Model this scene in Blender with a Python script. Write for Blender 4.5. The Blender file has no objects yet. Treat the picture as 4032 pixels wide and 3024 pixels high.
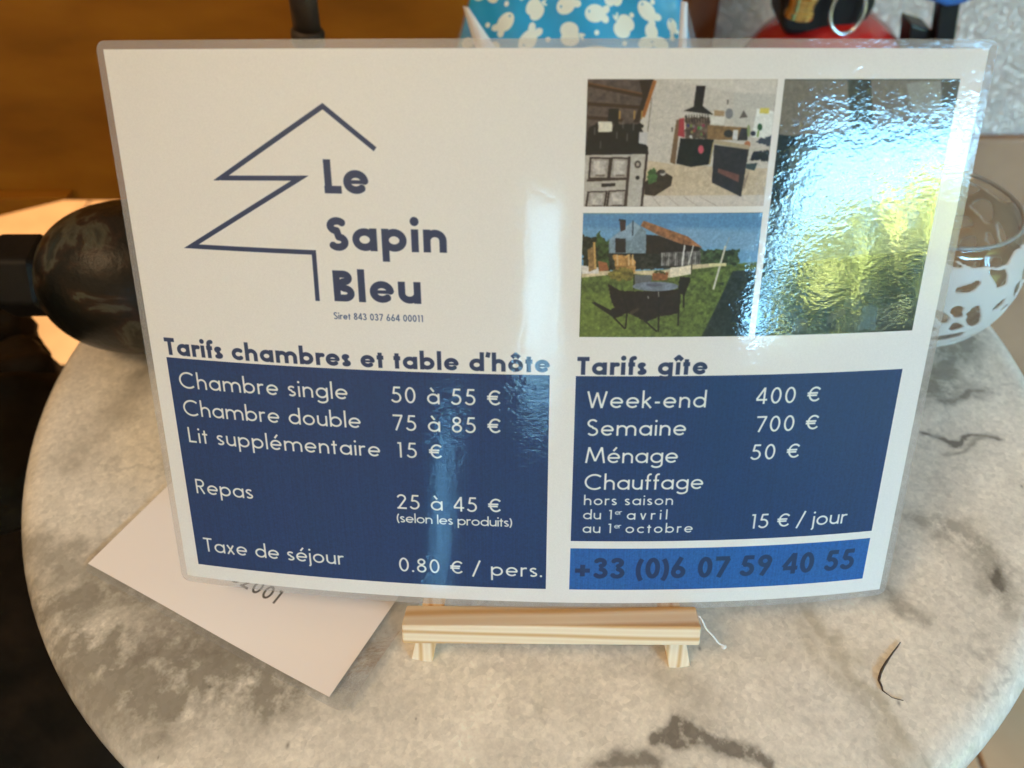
import bpy, bmesh, math, random
import numpy as np
from mathutils import Vector, Matrix

# ------------------------------------------------------------------ camera, light, exposure
S = 0.001                                   # everything below is thought in millimetres
sc = bpy.context.scene
CAM = dict(C=(4.349, -168.996, 326.995), pit=-0.7881, yaw=-0.0526, rol=-0.025, f=3157.07)
def cam_axes():
    cp, sp = math.cos(CAM['pit']), math.sin(CAM['pit']); cy, sy = math.cos(CAM['yaw']), math.sin(CAM['yaw'])
    fwd = np.array([sy*cp, cy*cp, sp]); right = np.array([cy, -sy, 0.]); up = np.cross(right, fwd)
    c, s = math.cos(CAM['rol']), math.sin(CAM['rol'])
    return c*right+s*up, -s*right+c*up, fwd
RIGHT, UP, FWD = cam_axes()
CP = np.array(CAM['C'])
cd = bpy.data.cameras.new('camera'); cam = bpy.data.objects.new('camera', cd)
sc.collection.objects.link(cam)
cam.matrix_world = Matrix([[RIGHT[i], UP[i], -FWD[i], CP[i]*S] for i in range(3)] + [[0, 0, 0, 1]])
cd.sensor_width = 36; cd.lens = CAM['f']/4032*36; cd.clip_start = 0.01; cd.clip_end = 60
cd.dof.use_dof = True; cd.dof.focus_distance = 0.325; cd.dof.aperture_fstop = 8.5
sc.camera = cam

world = bpy.data.worlds.new('World'); sc.world = world; world.use_nodes = True
bg = world.node_tree.nodes['Background']
bg.inputs[0].default_value = (1.0, 0.80, 0.56, 1); bg.inputs[1].default_value = 0.37

def lamp(name, typ, loc, target, energy, color, size=.3, **kw):
    l = bpy.data.lights.new(name, typ); l.energy = energy; l.color = color
    if typ == 'AREA': l.shape = 'DISK'; l.size = size
    else: l.shadow_soft_size = size
    for k, v in kw.items(): setattr(l, k, v)
    o = bpy.data.objects.new(name, l); sc.collection.objects.link(o); o.location = loc
    o.rotation_euler = (Vector(target)-Vector(loc)).to_track_quat('-Z', 'Y').to_euler()
    return o
lamp('room_lamp', 'AREA', (-1.0, -0.7, 1.75), (0, .1, 0), 15, (1.0, .68, .38), .6)
lamp('sheen_spot', 'SPOT', (-1.15, -0.75, 1.72), (-1.15, -2.0, 1.18), 130, (1.0, .80, .55), .03, spot_size=math.radians(104), spot_blend=.12)  # unseen spot added to brighten the room wall for the sheet's sheen
lamp('hidden_floor_light', 'AREA', (-1.35, 1.55, 0.35), (-.9, 1.2, -.72), 27, (1.0, .66, .30), .3)  # added light hidden behind the cabinet, brightens the strip of floor
lamp('garden_sunlight', 'SPOT', (4.6, -2.9, 3.6), (5.8, -5.6, 0.7), 80000, (1.0, .95, .85), .05, spot_size=math.radians(100))
SKY_COL, SKY_E = (0.27, 0.65, 1.0), 50.0

sc.view_settings.view_transform = 'Standard'; sc.view_settings.look = 'None'
sc.view_settings.exposure = 0.12; sc.view_settings.gamma = 1
sc.render.engine = 'CYCLES'
sc.cycles.use_denoising = True
sc.cycles.max_bounces = 8; sc.cycles.transparent_max_bounces = 16
sc.cycles.caustics_reflective = False; sc.cycles.caustics_refractive = False
sc.cycles.sample_clamp_indirect = 6

random.seed(4); rng = np.random.default_rng(4)

# ------------------------------------------------------------------ pixel of the 4032x3024 photograph -> point in the place (mm)
def ray(px, py):
    d = FWD + (px-2016)/CAM['f']*RIGHT - (py-1512)/CAM['f']*UP
    return d/np.linalg.norm(d)
def at(px, py, y):
    d = ray(px, py); return CP + d*((y-CP[1])/d[1])
def onz(px, py, z=0.):
    d = ray(px, py); return CP + d*((z-CP[2])/d[2])

# ------------------------------------------------------------------ helpers: materials
def srgb(r, g, b):
    return tuple(((c/255)/12.92 if c/255 <= .04045 else ((c/255+.055)/1.055)**2.4) for c in (r, g, b)) + (1,)
class M:
    """small node builder"""
    def __init__(s, name):
        s.m = bpy.data.materials.new(name); s.m.use_nodes = True; s.t = s.m.node_tree
        s.b = s.t.nodes['Principled BSDF']; s.out = s.t.nodes['Material Output']
        s.co = s.t.nodes.new('ShaderNodeTexCoord')
    def n(s, typ, **kw):
        x = s.t.nodes.new(typ)
        for k, v in kw.items():
            if k.startswith('_'): setattr(x, k[1:], v)
            else: x.inputs[k.replace('__', ' ')].default_value = v
        return x
    def l(s, a, b): s.t.links.new(a, b)
    def set(s, **kw):
        for k, v in kw.items(): s.b.inputs[k.replace('_', ' ')].default_value = v
        return s
    def noise(s, scale, detail=4, rough=.55, vec=None, stretch=None, dist=0):
        nz = s.n('ShaderNodeTexNoise', Scale=scale, Detail=detail, Roughness=rough, Distortion=dist)
        src = vec or s.co.outputs['Object']
        if stretch:
            mp = s.n('ShaderNodeMapping', Scale=stretch[:3])
            if len(stretch) > 3: mp.inputs['Rotation'].default_value = stretch[3]
            s.l(src, mp.inputs[0]); src = mp.outputs[0]
        s.l(src, nz.inputs['Vector']); return nz.outputs[0]
    def ramp(s, fac, stops):
        r = s.n('ShaderNodeValToRGB'); e = r.color_ramp.elements
        while len(e) < len(stops): e.new(.5)
        for i, (p, c) in enumerate(stops): e[i].position = p; e[i].color = c
        s.l(fac, r.inputs[0]); return r.outputs[0]
    def bump(s, h, strength=.3, dist=.001, normal=None):
        b = s.n('ShaderNodeBump', Strength=strength, Distance=dist); s.l(h, b.inputs['Height'])
        if normal: s.l(normal, b.inputs['Normal'])
        return b.outputs[0]
    def math(s, op, a, b=None):
        x = s.n('ShaderNodeMath', _operation=op)
        for i, v in enumerate((a, b)):
            if v is None: continue
            if isinstance(v, (int, float)): x.inputs[i].default_value = v
            else: s.l(v, x.inputs[i])
        return x.outputs[0]
    def simple(s, c1, c2, scale, rough=.6, bumps=None, **kw):
        s.l(s.ramp(s.noise(scale), [(.3, c1), (.7, c2)]), s.b.inputs['Base Color'])
        s.b.inputs['Roughness'].default_value = rough
        if bumps: s.l(s.bump(s.noise(bumps[0]), bumps[1], bumps[2]), s.b.inputs['Normal'])
        s.set(**kw); return s.m

def image_from(name, arr):
    """numpy picture (rows top to bottom, sRGB 0..1) painted by this script -> packed image"""
    h, w = arr.shape[:2]
    im = bpy.data.images.new(name, w, h, alpha=False)
    px = np.ones((h, w, 4), np.float32); px[..., :3] = np.clip(arr[::-1], 0, 1)
    im.pixels.foreach_set(px.ravel()); im.update(); im.pack()
    return im

# ------------------------------------------------------------------ helpers: objects
def link(o, parent=None):
    sc.collection.objects.link(o)
    if parent is not None: o.parent = parent
    return o
def thing(name, label, cat, loc=(0, 0, 0), group=None):
    o = bpy.data.objects.new(name, None); o.empty_display_size = .02; o.location = [c*S for c in loc]
    o['label'] = label; o['category'] = cat
    if group: o['group'] = group
    return link(o)
def obj(name, verts, faces, mat, parent=None, smooth=True, uv=None, label=None, kind=None, cat=None, mm=True, sharp=None):
    v = np.array(verts, float)*(S if mm else 1)
    if parent is not None: v = v - np.array(parent.matrix_world.translation if parent.parent is None and False else world_loc(parent))
    me = bpy.data.meshes.new(name); me.from_pydata([tuple(a) for a in v], [], [tuple(int(i) for i in f) for f in faces])
    me.materials.append(mat)
    if smooth: me.polygons.foreach_set('use_smooth', [True]*len(me.polygons))
    if sharp is not None:
        bm = bmesh.new(); bm.from_mesh(me); bmesh.ops.recalc_face_normals(bm, faces=bm.faces)
        for e in bm.edges:
            if len(e.link_faces) == 2 and e.calc_face_angle() > math.radians(sharp): e.smooth = False
        bm.to_mesh(me); bm.free()
    if uv is not None:
        lay = me.uv_layers.new(name='UVMap'); li = np.empty(len(me.loops), int); me.loops.foreach_get('vertex_index', li)
        lay.data.foreach_set('uv', np.array(uv, float)[li].ravel())
    me.update()
    o = bpy.data.objects.new(name, me)
    if label: o['label'] = label
    if kind: o['kind'] = kind
    if cat: o['category'] = cat
    return link(o, parent)
def world_loc(o):
    p = np.zeros(3)
    while o is not None: p = p+np.array(o.location); o = o.parent
    return p
def merge(*parts):
    V, F = [], []
    for v, f in parts:
        k = len(V); V += [tuple(a) for a in v]; F += [tuple(i+k for i in q) for q in f]
    return V, F
def frame(d):
    d = np.array(d, float); d /= np.linalg.norm(d); a = np.array([0, 0, 1.]) if abs(d[2]) < .9 else np.array([1., 0, 0])
    u = np.cross(d, a); u /= np.linalg.norm(u); return u, np.cross(d, u), d
def lathe(prof, origin=(0, 0, 0), axis=(0, 0, 1), seg=48, ref=None, sq=None):
    """prof: (radius, height) pairs"""
    u, v, d = frame(axis)
    if ref is not None: u = np.array(ref, float); u -= d*(u@d); u /= np.linalg.norm(u); v = np.cross(d, u)
    V, F = [], []
    for r, h in prof:
        for i in range(seg):
            a = 2*math.pi*i/seg; V.append(np.array(origin)+d*h+(u*math.cos(a)+v*math.sin(a))*r)
    n = len(prof)
    for j in range(n-1):
        for i in range(seg):
            k = (i+1) % seg; F.append((j*seg+i, j*seg+k, (j+1)*seg+k, (j+1)*seg+i))
    if prof[0][0] > .01: F.append(tuple(range(seg))[::-1])
    if prof[-1][0] > .01: F.append(tuple((n-1)*seg+i for i in range(seg)))
    return V, F
def tube(pts, r, seg=10, closed=False):
    pts = [np.array(p, float) for p in pts]; n = len(pts); V, F = [], []
    rr = r if hasattr(r, '__len__') else [r]*n
    pu = None
    for i, p in enumerate(pts):
        d = (pts[(i+1) % n] if closed or i < n-1 else p)-(pts[i-1] if closed or i > 0 else p)
        u, v, d = frame(d)
        if pu is not None:
            u = pu-d*(pu@d); u /= np.linalg.norm(u); v = np.cross(d, u)
        pu = u
        for k in range(seg):
            a = 2*math.pi*k/seg; V.append(p+(u*math.cos(a)+v*math.sin(a))*rr[i])
    for i in range(n if closed else n-1):
        j = (i+1) % n
        for k in range(seg):
            l = (k+1) % seg; F.append((i*seg+k, i*seg+l, j*seg+l, j*seg+k))
    if not closed: F += [tuple(range(seg))[::-1], tuple((n-1)*seg+k for k in range(seg))]
    return V, F
def hexa(c8):
    """8 corners: bottom 4 ccw, top 4 ccw"""
    return [np.array(c, float) for c in c8], [(3, 2, 1, 0), (4, 5, 6, 7), (0, 1, 5, 4), (1, 2, 6, 5), (2, 3, 7, 6), (3, 0, 4, 7)]
def box(x0, x1, y0, y1, z0, z1):
    return hexa([(x0, y0, z0), (x1, y0, z0), (x1, y1, z0), (x0, y1, z0), (x0, y0, z1), (x1, y0, z1), (x1, y1, z1), (x0, y1, z1)])
def bevel(o, w=.6, seg=2):
    m = o.modifiers.new('bevel', 'BEVEL'); m.width = w*S; m.segments = seg; m.limit_method = 'ANGLE'; m.angle_limit = math.radians(35)
    return o
def grid(fn, us, vs):
    V = [fn(u, v) for v in vs for u in us]; n = len(us)
    return V, [(j*n+i, j*n+i+1, (j+1)*n+i+1, (j+1)*n+i) for j in range(len(vs)-1) for i in range(n-1)]

# ------------------------------------------------------------------ painter for flat print (numpy)
def smooth_up(a, h, w):
    y = np.linspace(0, a.shape[0]-1.001, h); x = np.linspace(0, a.shape[1]-1.001, w)
    yi = y.astype(int); xi = x.astype(int); fy = (y-yi); fx = (x-xi)
    fy = (fy*fy*(3-2*fy))[:, None]; fx = (fx*fx*(3-2*fx))[None]
    A = a[yi][:, xi]; B = a[yi][:, xi+1]; C = a[yi+1][:, xi]; D = a[yi+1][:, xi+1]
    return (A*(1-fx)+B*fx)*(1-fy)+(C*(1-fx)+D*fx)*fy
def fbm(h, w, cell, octs=4, gain=.55):
    out = np.zeros((h, w)); amp = 1; tot = 0
    for o in range(octs):
        gh, gw = max(2, int(h/cell)+2), max(2, int(w/cell)+2)
        out += amp*smooth_up(rng.random((gh, gw)), h, w); tot += amp; amp *= gain; cell = max(1, cell/2)
    return out/tot
def blur(a, n):
    for _ in range(n):
        for ax in (0, 1):
            a = (np.roll(a, 1, ax)+2*a+np.roll(a, -1, ax))/4
    return a
def poly_mask(h, w, pts, XY=None):
    yy, xx = np.mgrid[0:h, 0:w]+.5 if XY is None else XY
    m = np.zeros((h, w), bool); n = len(pts)
    for i in range(n):
        x0, y0 = pts[i]; x1, y1 = pts[(i+1) % n]
        if y0 == y1: continue
        c = (yy > y0) != (yy > y1)
        m ^= c & (xx < (x1-x0)*(yy-y0)/(y1-y0)+x0)
    return m

# stroke lettering: geometric sans. Units: capital height = 1
def glyph(ch, w, X):
    h = w/2; r = X/2; A = 1.06
    def arc(cx, cy, rx, ry, a0, a1, n=None):
        n = n or max(4, int(abs(a1-a0)/9))
        return [(cx+rx*math.cos(math.radians(a0+(a1-a0)*i/n)), cy+ry*math.sin(math.radians(a0+(a1-a0)*i/n))) for i in range(n+1)]
    def L(*p): return list(p)
    bowl = arc(r, r, r-h, r-h, 0, 360); bowl += bowl[1:2]
    D = X+.0
    na = .52*X/.62+(w-.1)*.5                      # arch outer width
    def arch(x0):
        ra = (na-w)/2; return arc(x0+h+ra, X-h-ra*1.05, ra, ra*1.05, 180, 0)+[(x0+na-h, 0)]
    G = {
     'a': ([bowl, L((D-h, 0), (D-h, X))], D), 'd': ([bowl, L((D-h, 0), (D-h, A))], D), 'q': ([bowl, L((D-h, -.3), (D-h, X))], D),
     'b': ([bowl, L((h, 0), (h, A))], D), 'p': ([bowl, L((h, -.32), (h, X))], D), 'o': ([bowl], X),
     'g': ([bowl, L((D-h, X), (D-h, -.06))[:2]+arc(r, -.06, r-h, .26-h, 0, -150)[1:]], D),
     'c': ([arc(r*1.0, r, r-h, r-h, 48, 312)], X*.84), 'e': ([arc(r, r, r-h, r-h, 0, 318)+[], ('w', 1. if w < .16 else .5, L((h, r), (X-h*.6, r)))], X*.99),
     'f': ([L((.13, 0), (.13, .82))+arc(.13+.13, .82, .13, A-h-.82, 180, 75)[1:], L((0, X-h), (.3, X-h))], .31),
     'h': ([L((h, 0), (h, A)), arch(0)], na), 'n': ([L((h, 0), (h, X)), arch(0)], na),
     'm': ([L((h, 0), (h, X)), arch(0), arch(na-w)], 2*na-w),
     'u': ([arc(na/2, (na-w)/2+h, (na-w)/2, (na-w)/2, 180, 360), L((h, X), (h, (na-w)/2+h)), L((na-h, 0), (na-h, X))], na),
     'i': ([L((h, 0), (h, X)), 'dot']+[(h, X+.24)], w), 'j': ([L((h, X), (h, -.14))+arc(h-.1, -.14, .1, .12, 0, -70)[1:], 'dot']+[(h, X+.24)], w),
     'î': ([L((h, 0), (h, X)), L((h-.17, X+.12), (h, X+.30), (h+.17, X+.12))], w),
     'k': ([L((h, 0), (h, A)), L((h, X*.42), (.42, X)), L((h+.12, X*.58), (.46, 0))], .48),
     'l': ([L((h, 0), (h, A))], w), 'r': ([L((h, 0), (h, X)), arc(h+.2, X-h-.18, .2, .18, 180, 68)], .32+h*.6),
     's': ([arc(.2, X*.735, .2-h*.9, X*.265-h, 35, 270-10, 20)+arc(.2, X*.265, .2-h*.7, X*.265-h, 80, -145, 20)], .41),
     't': ([L((.15, 0), (.15, .86)), L((0, X-h), (.31, X-h))], .32), 'v': ([L((h, X), (.25, 0)), L((.25, 0), (.5-h, X))], .5),
     'x': ([L((h*.8, X), (.48-h, 0)), L((h*.8, 0), (.48-h, X))], .48),
     'C': ([arc(.52, .5, .52-h, .52-h, 47, 313)], .90), 'L': ([L((h, 1), (h, 0)), L((0, h), (.46, h))], .47),
     'S': ([arc(.29, .755, .25-h*.6, .265-h, 30, 265, 20)+arc(.29, .255, .28-h*.8, .275-h, 82, -150, 20)], .58),
     'B': ([L((h, 0), (h, 1)), L((h, 1-h), (.3, 1-h))+arc(.3, .765, .22-h*.6, .235-h, 90, -90)[1:]+[(h, .53)], L((h, h), (.32, h))+arc(.32, .27, .27-h*.8, .27-h, -90, 90)[1:]+[(h, .53)]], .6),
     'T': ([L((.27, 0), (.27, 1)), L((0, 1-h), (.54, 1-h))], .54), 'M': ([L((h*.9, 0), (.17+h*.4, 1)), L((.17+h*.4, 1), (.51, .12)), L((.51, .12), (.85-h*.4, 1)), L((.85-h*.4, 1), (1.02-h*.9, 0))], 1.02),
     'W': ([L((h*.8, 1), (.27, 0)), L((.27, 0), (.5, .93)), L((.5, .93), (.73, 0)), L((.73, 0), (1-h*.8, 1))], 1.0),
     'R': ([L((h, 0), (h, 1)), L((h, 1-h), (.28, 1-h))+arc(.28, .72, .26-h, .28-h, 90, -90)[1:]+[(h, .44+h)], L((.26, .46), (.54-h, 0))], .56),
     '0': ([arc(.29, .5, .28-h, .5-h, 0, 360)+arc(.29, .5, .28-h, .5-h, 0, 10)[1:2]], .58), '1': ([L((.24, 0), (.24, 1)), L((.24, 1-h), (.08, 1-h))], .38),
     '2': ([arc(.28, .73, .24-h*.6, .27-h, 165, -20)+[(.06+h, h*1.2)], L((.03, h), (.55, h))], .57),
     '3': ([arc(.25, .755, .2-h*.4, .245-h, 155, -85), arc(.26, .275, .27-h*.8, .275-h, 88, -152)], .56),
     '4': ([L((.42, 0), (.42, 1)), L((.42, 1-h*.3), (.04, .22+h)), L((.02, .22+h*.6), (.58, .22+h*.6))], .58),
     '5': ([L((.5, 1-h), (.19, 1-h), (.13, .54)), arc(.25, .33, .3-h, .33-h, 118, -150)], .57),
     '6': ([arc(.29, .3, .28-h, .3-h, 0, 360)+arc(.29, .3, .28-h, .3-h, 0, 10)[1:2], L((.07+h*.5, .42), (.38, 1))], .58),
     '7': ([L((.02, 1-h), (.54, 1-h)), L((.5, 1-h), (.17, 0))], .55),
     '8': ([arc(.28, .76, .2-h*.5, .24-h, 0, 370), arc(.28, .275, .27-h, .275-h, 0, 370)], .56),
     '9': ([arc(.29, .7, .28-h, .3-h, 0, 370), L((.51-h*.5, .58), (.2, 0))], .58),
     '+': ([L((.05, .38), (.6, .38)), L((.325, .1), (.325, .66))], .65), '(': ([arc(.42, .42, .36, .66, 130, 230)], .24), ')': ([arc(-.2, .42, .36, .66, 50, -50)], .24),
     '/': ([L((0, -.12), (.4, 1.05))], .42), '.': (['dot', (h, h*1.1)], w), '-': ([L((.02, .33), (.28, .33))], .30), "'": ([L((.1, 1.06), (.05, .78))], .14), ' ': ([], .28),
     '€': ([arc(.42, .5, .36-h, .46-h, 42, 318, 24), L((0, .57), (.55, .57)), L((0, .43), (.52, .43))], .66),
    }
    base = {'é': 'e', 'è': 'e', 'ê': 'e', 'à': 'a', 'ô': 'o'}
    if ch in base:
        s, a = G[base[ch]]; s = list(s); c = r
        acc = {'é': [(c-.04, X+.1), (c+.13, X+.34)], 'è': [(c+.04, X+.1), (c-.13, X+.34)], 'à': [(c+.04, X+.1), (c-.13, X+.34)],
               'ê': [(c-.17, X+.1), (c, X+.27), (c+.17, X+.1)], 'ô': [(c-.17, X+.1), (c, X+.27), (c+.17, X+.1)]}[ch]
        return s+[acc], a
    return G[ch]
def draw_text(cov, ppu, text, x0, x1, yb, cap, w=.1, X=.62, skew=0, ybe=None, rot=None, sx=1.):
    """writes into coverage map cov; x0,x1,yb in mm from the top left; letters tracked to end at x1"""
    gs = [glyph(c, w, X) for c in text]
    tot = sum(g[1] for g in gs)*cap*sx; gaps = max(1, len(text)-1)
    track = ((x1-x0)-tot)/gaps
    x = x0
    H, Wd = cov.shape
    for (strokes, adv), ch in zip(gs, text):
        base = yb if ybe is None else yb+(ybe-yb)*(x-x0)/(x1-x0)
        dot = False
        for st in strokes:
            if isinstance(st, str): dot = True; continue
            wm = 1.
            if isinstance(st, tuple) and st[0] == 'w': wm, st = st[1], st[2]
            pts = [st] if dot else st
            P = np.array([[x+(q[0]*sx+skew*q[1])*cap, base-q[1]*cap] for q in pts])
            if rot is not None:
                o, a = rot; c, s = math.cos(a), math.sin(a); D = P-np.array(o); P = np.array(o)+np.stack([D[:, 0]*c-D[:, 1]*s, D[:, 0]*s+D[:, 1]*c], -1)
            P = P*ppu
            rad = (w*.5*cap*ppu)*(1.22 if dot else wm)
            a0 = np.maximum(np.floor(P.min(0)-rad-2), 0).astype(int); a1 = np.minimum(np.ceil(P.max(0)+rad+2), [Wd, H]).astype(int)
            if (a1 <= a0).any(): dot = False; continue
            yy, xx = np.mgrid[a0[1]:a1[1], a0[0]:a1[0]]+.5
            best = np.zeros(yy.shape)
            for i in range(len(P)-1):
                d = P[i+1]-P[i]; ln = np.hypot(*d)+1e-9; d = d/ln
                t = (xx-P[i, 0])*d[0]+(yy-P[i, 1])*d[1]; n = np.abs(-(xx-P[i, 0])*d[1]+(yy-P[i, 1])*d[0])
                c = np.clip(rad-n+.5, 0, 1)*np.clip(t+.5, 0, 1)*np.clip(ln-t+.5, 0, 1)
                best = np.maximum(best, c)
            for i in (range(len(P)) if dot else range(1, len(P)-1)):
                best = np.maximum(best, np.clip(rad-np.hypot(xx-P[i, 0], yy-P[i, 1])+.5, 0, 1))
            sl = (slice(a0[1], a1[1]), slice(a0[0], a1[0])); cov[sl] = np.maximum(cov[sl], best)
            dot = False
        x += adv*cap*sx+track

def C(r, g, b): return np.array([r, g, b])/255.
class Photo:
    """little printed photograph; coordinates are those of a quadrilateral, turned to 0..1"""
    def __init__(s, h, w, quad):
        s.h, s.w, s.q = h, w, quad; s.a = np.ones((h, w, 3))*.5; s.soft = 1
    def uv(s, x, y):
        (ax, ay), (bx, by), (cx, cy), (dx, dy) = s.q      # tl tr br bl
        u, v = .5, .5
        for _ in range(12):
            px = (ax*(1-u)+bx*u)*(1-v)+(dx*(1-u)+cx*u)*v; py = (ay*(1-u)+by*u)*(1-v)+(dy*(1-u)+cy*u)*v
            ju = ((bx-ax)*(1-v)+(cx-dx)*v, (by-ay)*(1-v)+(cy-dy)*v); jv = ((dx-ax)*(1-u)+(cx-bx)*u, (dy-ay)*(1-u)+(cy-by)*u)
            det = ju[0]*jv[1]-ju[1]*jv[0]; ex, ey = x-px, y-py
            u += (ex*jv[1]-ey*jv[0])/det; v += (ju[0]*ey-ju[1]*ex)/det
        return u*s.w, v*s.h
    def poly(s, pts, col, a=1, tex=0, soft=1, jag=0):
        P = [s.uv(*p) for p in pts]
        if jag:
            yy, xx = np.mgrid[0:s.h, 0:s.w]+.5
            m = poly_mask(s.h, s.w, P, (yy+(fbm(s.h, s.w, jag*1.5, 3)-.5)*jag*2.2, xx+(fbm(s.h, s.w, jag*1.5, 3)-.5)*jag*2.2)).astype(float)
        else: m = poly_mask(s.h, s.w, P).astype(float)
        m = blur(m, soft)[..., None]*a
        c = np.array(col)[None, None]
        if tex: c = c*(1+(fbm(s.h, s.w, 9, 3)[..., None]-.5)*tex*2)
        s.a = s.a*(1-m)+c*m
    def line(s, x0, y0, x1, y1, wd, col, a=1):
        d = np.array([x1-x0, y1-y0], float); n = np.array([-d[1], d[0]])/np.hypot(*d)*wd/2
        s.poly([(x0+n[0], y0+n[1]), (x1+n[0], y1+n[1]), (x1-n[0], y1-n[1]), (x0-n[0], y0-n[1])], col, a)
    def ell(s, cx, cy, rx, ry, col, a=1, **k):
        s.poly([(cx+rx*math.cos(t), cy+ry*math.sin(t)) for t in np.linspace(0, 2*math.pi, 25)[:-1]], col, a, **k)

def kitchen():
    p = Photo(320, 488, [(162, 65), (1990, 85), (1862, 1300), (115, 1305)])
    p.poly([(100, 50), (2050, 50), (2050, 1320), (100, 1320)], C(196, 188, 178), tex=.05)
    p.poly([(790, 60), (2050, 60), (2050, 210), (1700, 240), (1400, 160), (1200, 120)], C(206, 200, 190), soft=6)
    p.poly([(1560, 200), (2000, 225), (1960, 560), (1560, 520)], C(190, 186, 178), soft=3)
    p.poly([(740, 840), (1000, 880), (1350, 900), (2000, 930), (1900, 1310), (660, 1310)], C(198, 178, 150), tex=.08, soft=3)
    p.poly([(690, 1190), (2000, 1190), (1900, 1310), (660, 1310)], C(205, 195, 185), soft=5)
    for i in range(4): p.line(780+i*150, 1200, 860+i*190, 1310, 10, C(165, 150, 135), .6)
    # timber wall and beams
    p.poly([(150, 60), (800, 60), (660, 480), (740, 760), (130, 760)], C(92, 76, 72), tex=.25)
    for y0, y1, x1 in ((110, 230, 720), (290, 330, 660), (420, 450, 500)): p.line(150, y0, x1, y1, 34, C(66, 42, 20))
    p.line(160, 95, 700, 205, 14, C(130, 78, 28), .8)
    p.poly([(650, 60), (790, 60), (650, 470), (600, 470), (690, 230)], C(52, 32, 20))
    p.line(805, 80, 690, 420, 34, C(168, 100, 38))
    p.line(775, 240, 735, 560, 8, C(120, 110, 100))
    # stove pipe, pans, dark cooker top
    p.poly([(365, 340), (460, 340), (450, 500), (350, 450)], C(24, 18, 16))
    for x in (470, 612, 680): p.line(x, 360, x-5, 440, 14, C(178, 138, 60))
    p.poly([(140, 560), (250, 480), (380, 560), (430, 480), (540, 480), (680, 470), (700, 600), (735, 700), (740, 770), (130, 770)], C(20, 20, 20), tex=.4, jag=9)
    for x, y in ((440, 600), (540, 620), (285, 690), (600, 520), (230, 560), (500, 500)): p.line(x, y-45, x-3, y+30, 14, C(110, 108, 108), .7)
    p.poly([(262, 460), (395, 460), (395, 560), (262, 562)], C(214, 208, 190))
    p.poly([(655, 560), (735, 570), (730, 690), (650, 670)], C(190, 186, 190))
    # white range cooker with two by two doors
    p.poly([(140, 770), (735, 770), (680, 1310), (110, 1310)], C(182, 176, 168), tex=.06)
    for q in ([(195, 820), (365, 825), (345, 1010), (180, 1010)], [(400, 820), (550, 825), (540, 1010), (375, 1010)], [(170, 1160), (330, 1155), (310, 1300), (150, 1300)], [(370, 1150), (520, 1145), (505, 1290), (350, 1300)]):
        x = [a for a, b in q]; y = [b for a, b in q]; cx, cy = sum(x)/4, sum(y)/4
        p.poly([(cx+(a-cx)*1.22, cy+(b-cy)*1.16) for a, b in q], C(58, 42, 38)); p.poly(q, C(160, 152, 146), tex=.15); p.poly([(cx+(a-cx)*.72, cy+(b-cy)*.8) for a, b in q], C(186, 178, 172), tex=.2)
        p.line(cx-40, cy+70, cx+50, cy+72, 16, C(90, 74, 68), .7)
    p.line(150, 1040, 545, 1020, 22, C(66, 48, 42)); p.poly([(290, 1070), (425, 1065), (420, 1095), (290, 1105)], C(44, 34, 32))
    p.line(560, 800, 520, 1300, 26, C(70, 52, 46)); p.line(728, 770, 675, 1300, 22, C(60, 42, 38))
    p.ell(640, 878, 32, 38, C(70, 62, 58)); p.ell(640, 878, 16, 20, C(170, 162, 156)); p.ell(637, 1010, 20, 20, C(34, 30, 30))
    p.poly([(140, 745), (735, 735), (735, 775), (140, 785)], C(26, 24, 24))
    # door, hood, units
    p.poly([(1010, 450), (1050, 440), (1000, 880), (950, 860)], C(128, 98, 66)); p.line(970, 520, 970, 560, 12, C(80, 70, 60))
    p.poly([(1040, 440), (1085, 430), (1090, 620), (1025, 600)], C(178, 52, 64))
    p.poly([(1200, 135), (1290, 135), (1262, 330), (1175, 330)], C(44, 34, 34)); p.poly([(1180, 325), (1262, 320), (1370, 405), (1080, 365)], C(44, 38, 36))
    p.poly([(1090, 420), (1340, 430), (1310, 640), (1100, 620)], C(104, 84, 72), tex=.5, jag=6)
    for i in range(9): p.line(1105+i*26, 400, 1110+i*26, 480, 8, C(36, 30, 30), .9)
    for i in range(12): p.ell(1110+rng.random()*190, 500+rng.random()*110, 14, 16, C(*rng.integers(40, 190, 3)*np.array([1, .85, .7])), .8)
    p.poly([(1345, 420), (1480, 430), (1470, 500), (1340, 490)], C(212, 208, 200))
    p.poly([(1310, 500), (1700, 530), (1690, 650), (1310, 640)], C(142, 108, 68), tex=.15)
    p.poly([(1375, 360), (1475, 370), (1470, 420), (1375, 415)], C(170, 140, 104)); p.ell(1520, 395, 38, 50, C(110, 112, 122), .8); p.poly([(1660, 365), (1700, 430), (1620, 440)], C(88, 80, 82), .9); p.line(1505, 265, 1505, 310, 12, C(80, 76, 70))
    p.ell(1515, 585, 45, 36, C(52, 50, 54)); p.poly([(1560, 550), (1610, 550), (1600, 650), (1555, 640)], C(200, 200, 200)); p.poly([(1640, 530), (1700, 540), (1700, 650), (1600, 650)], C(64, 62, 66), tex=.3)
    p.poly([(1790, 350), (1960, 380), (1945, 640), (1740, 620)], C(220, 224, 220)); p.poly([(1820, 345), (1912, 345), (1905, 400), (1818, 395)], C(214, 200, 84))
    p.ell(1820, 525, 24, 34, C(34, 92, 56)); p.line(1805, 560, 1800, 620, 18, C(130, 160, 80)); p.ell(1755, 585, 26, 24, C(44, 50, 80)); p.ell(1710, 560, 16, 60, C(124, 146, 84), .8)
    p.poly([(1770, 670), (1830, 620), (1870, 640), (1945, 600), (1935, 705)], C(58, 64, 88), jag=5); p.ell(1700, 690, 30, 34, C(184, 104, 62), .9)
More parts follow.
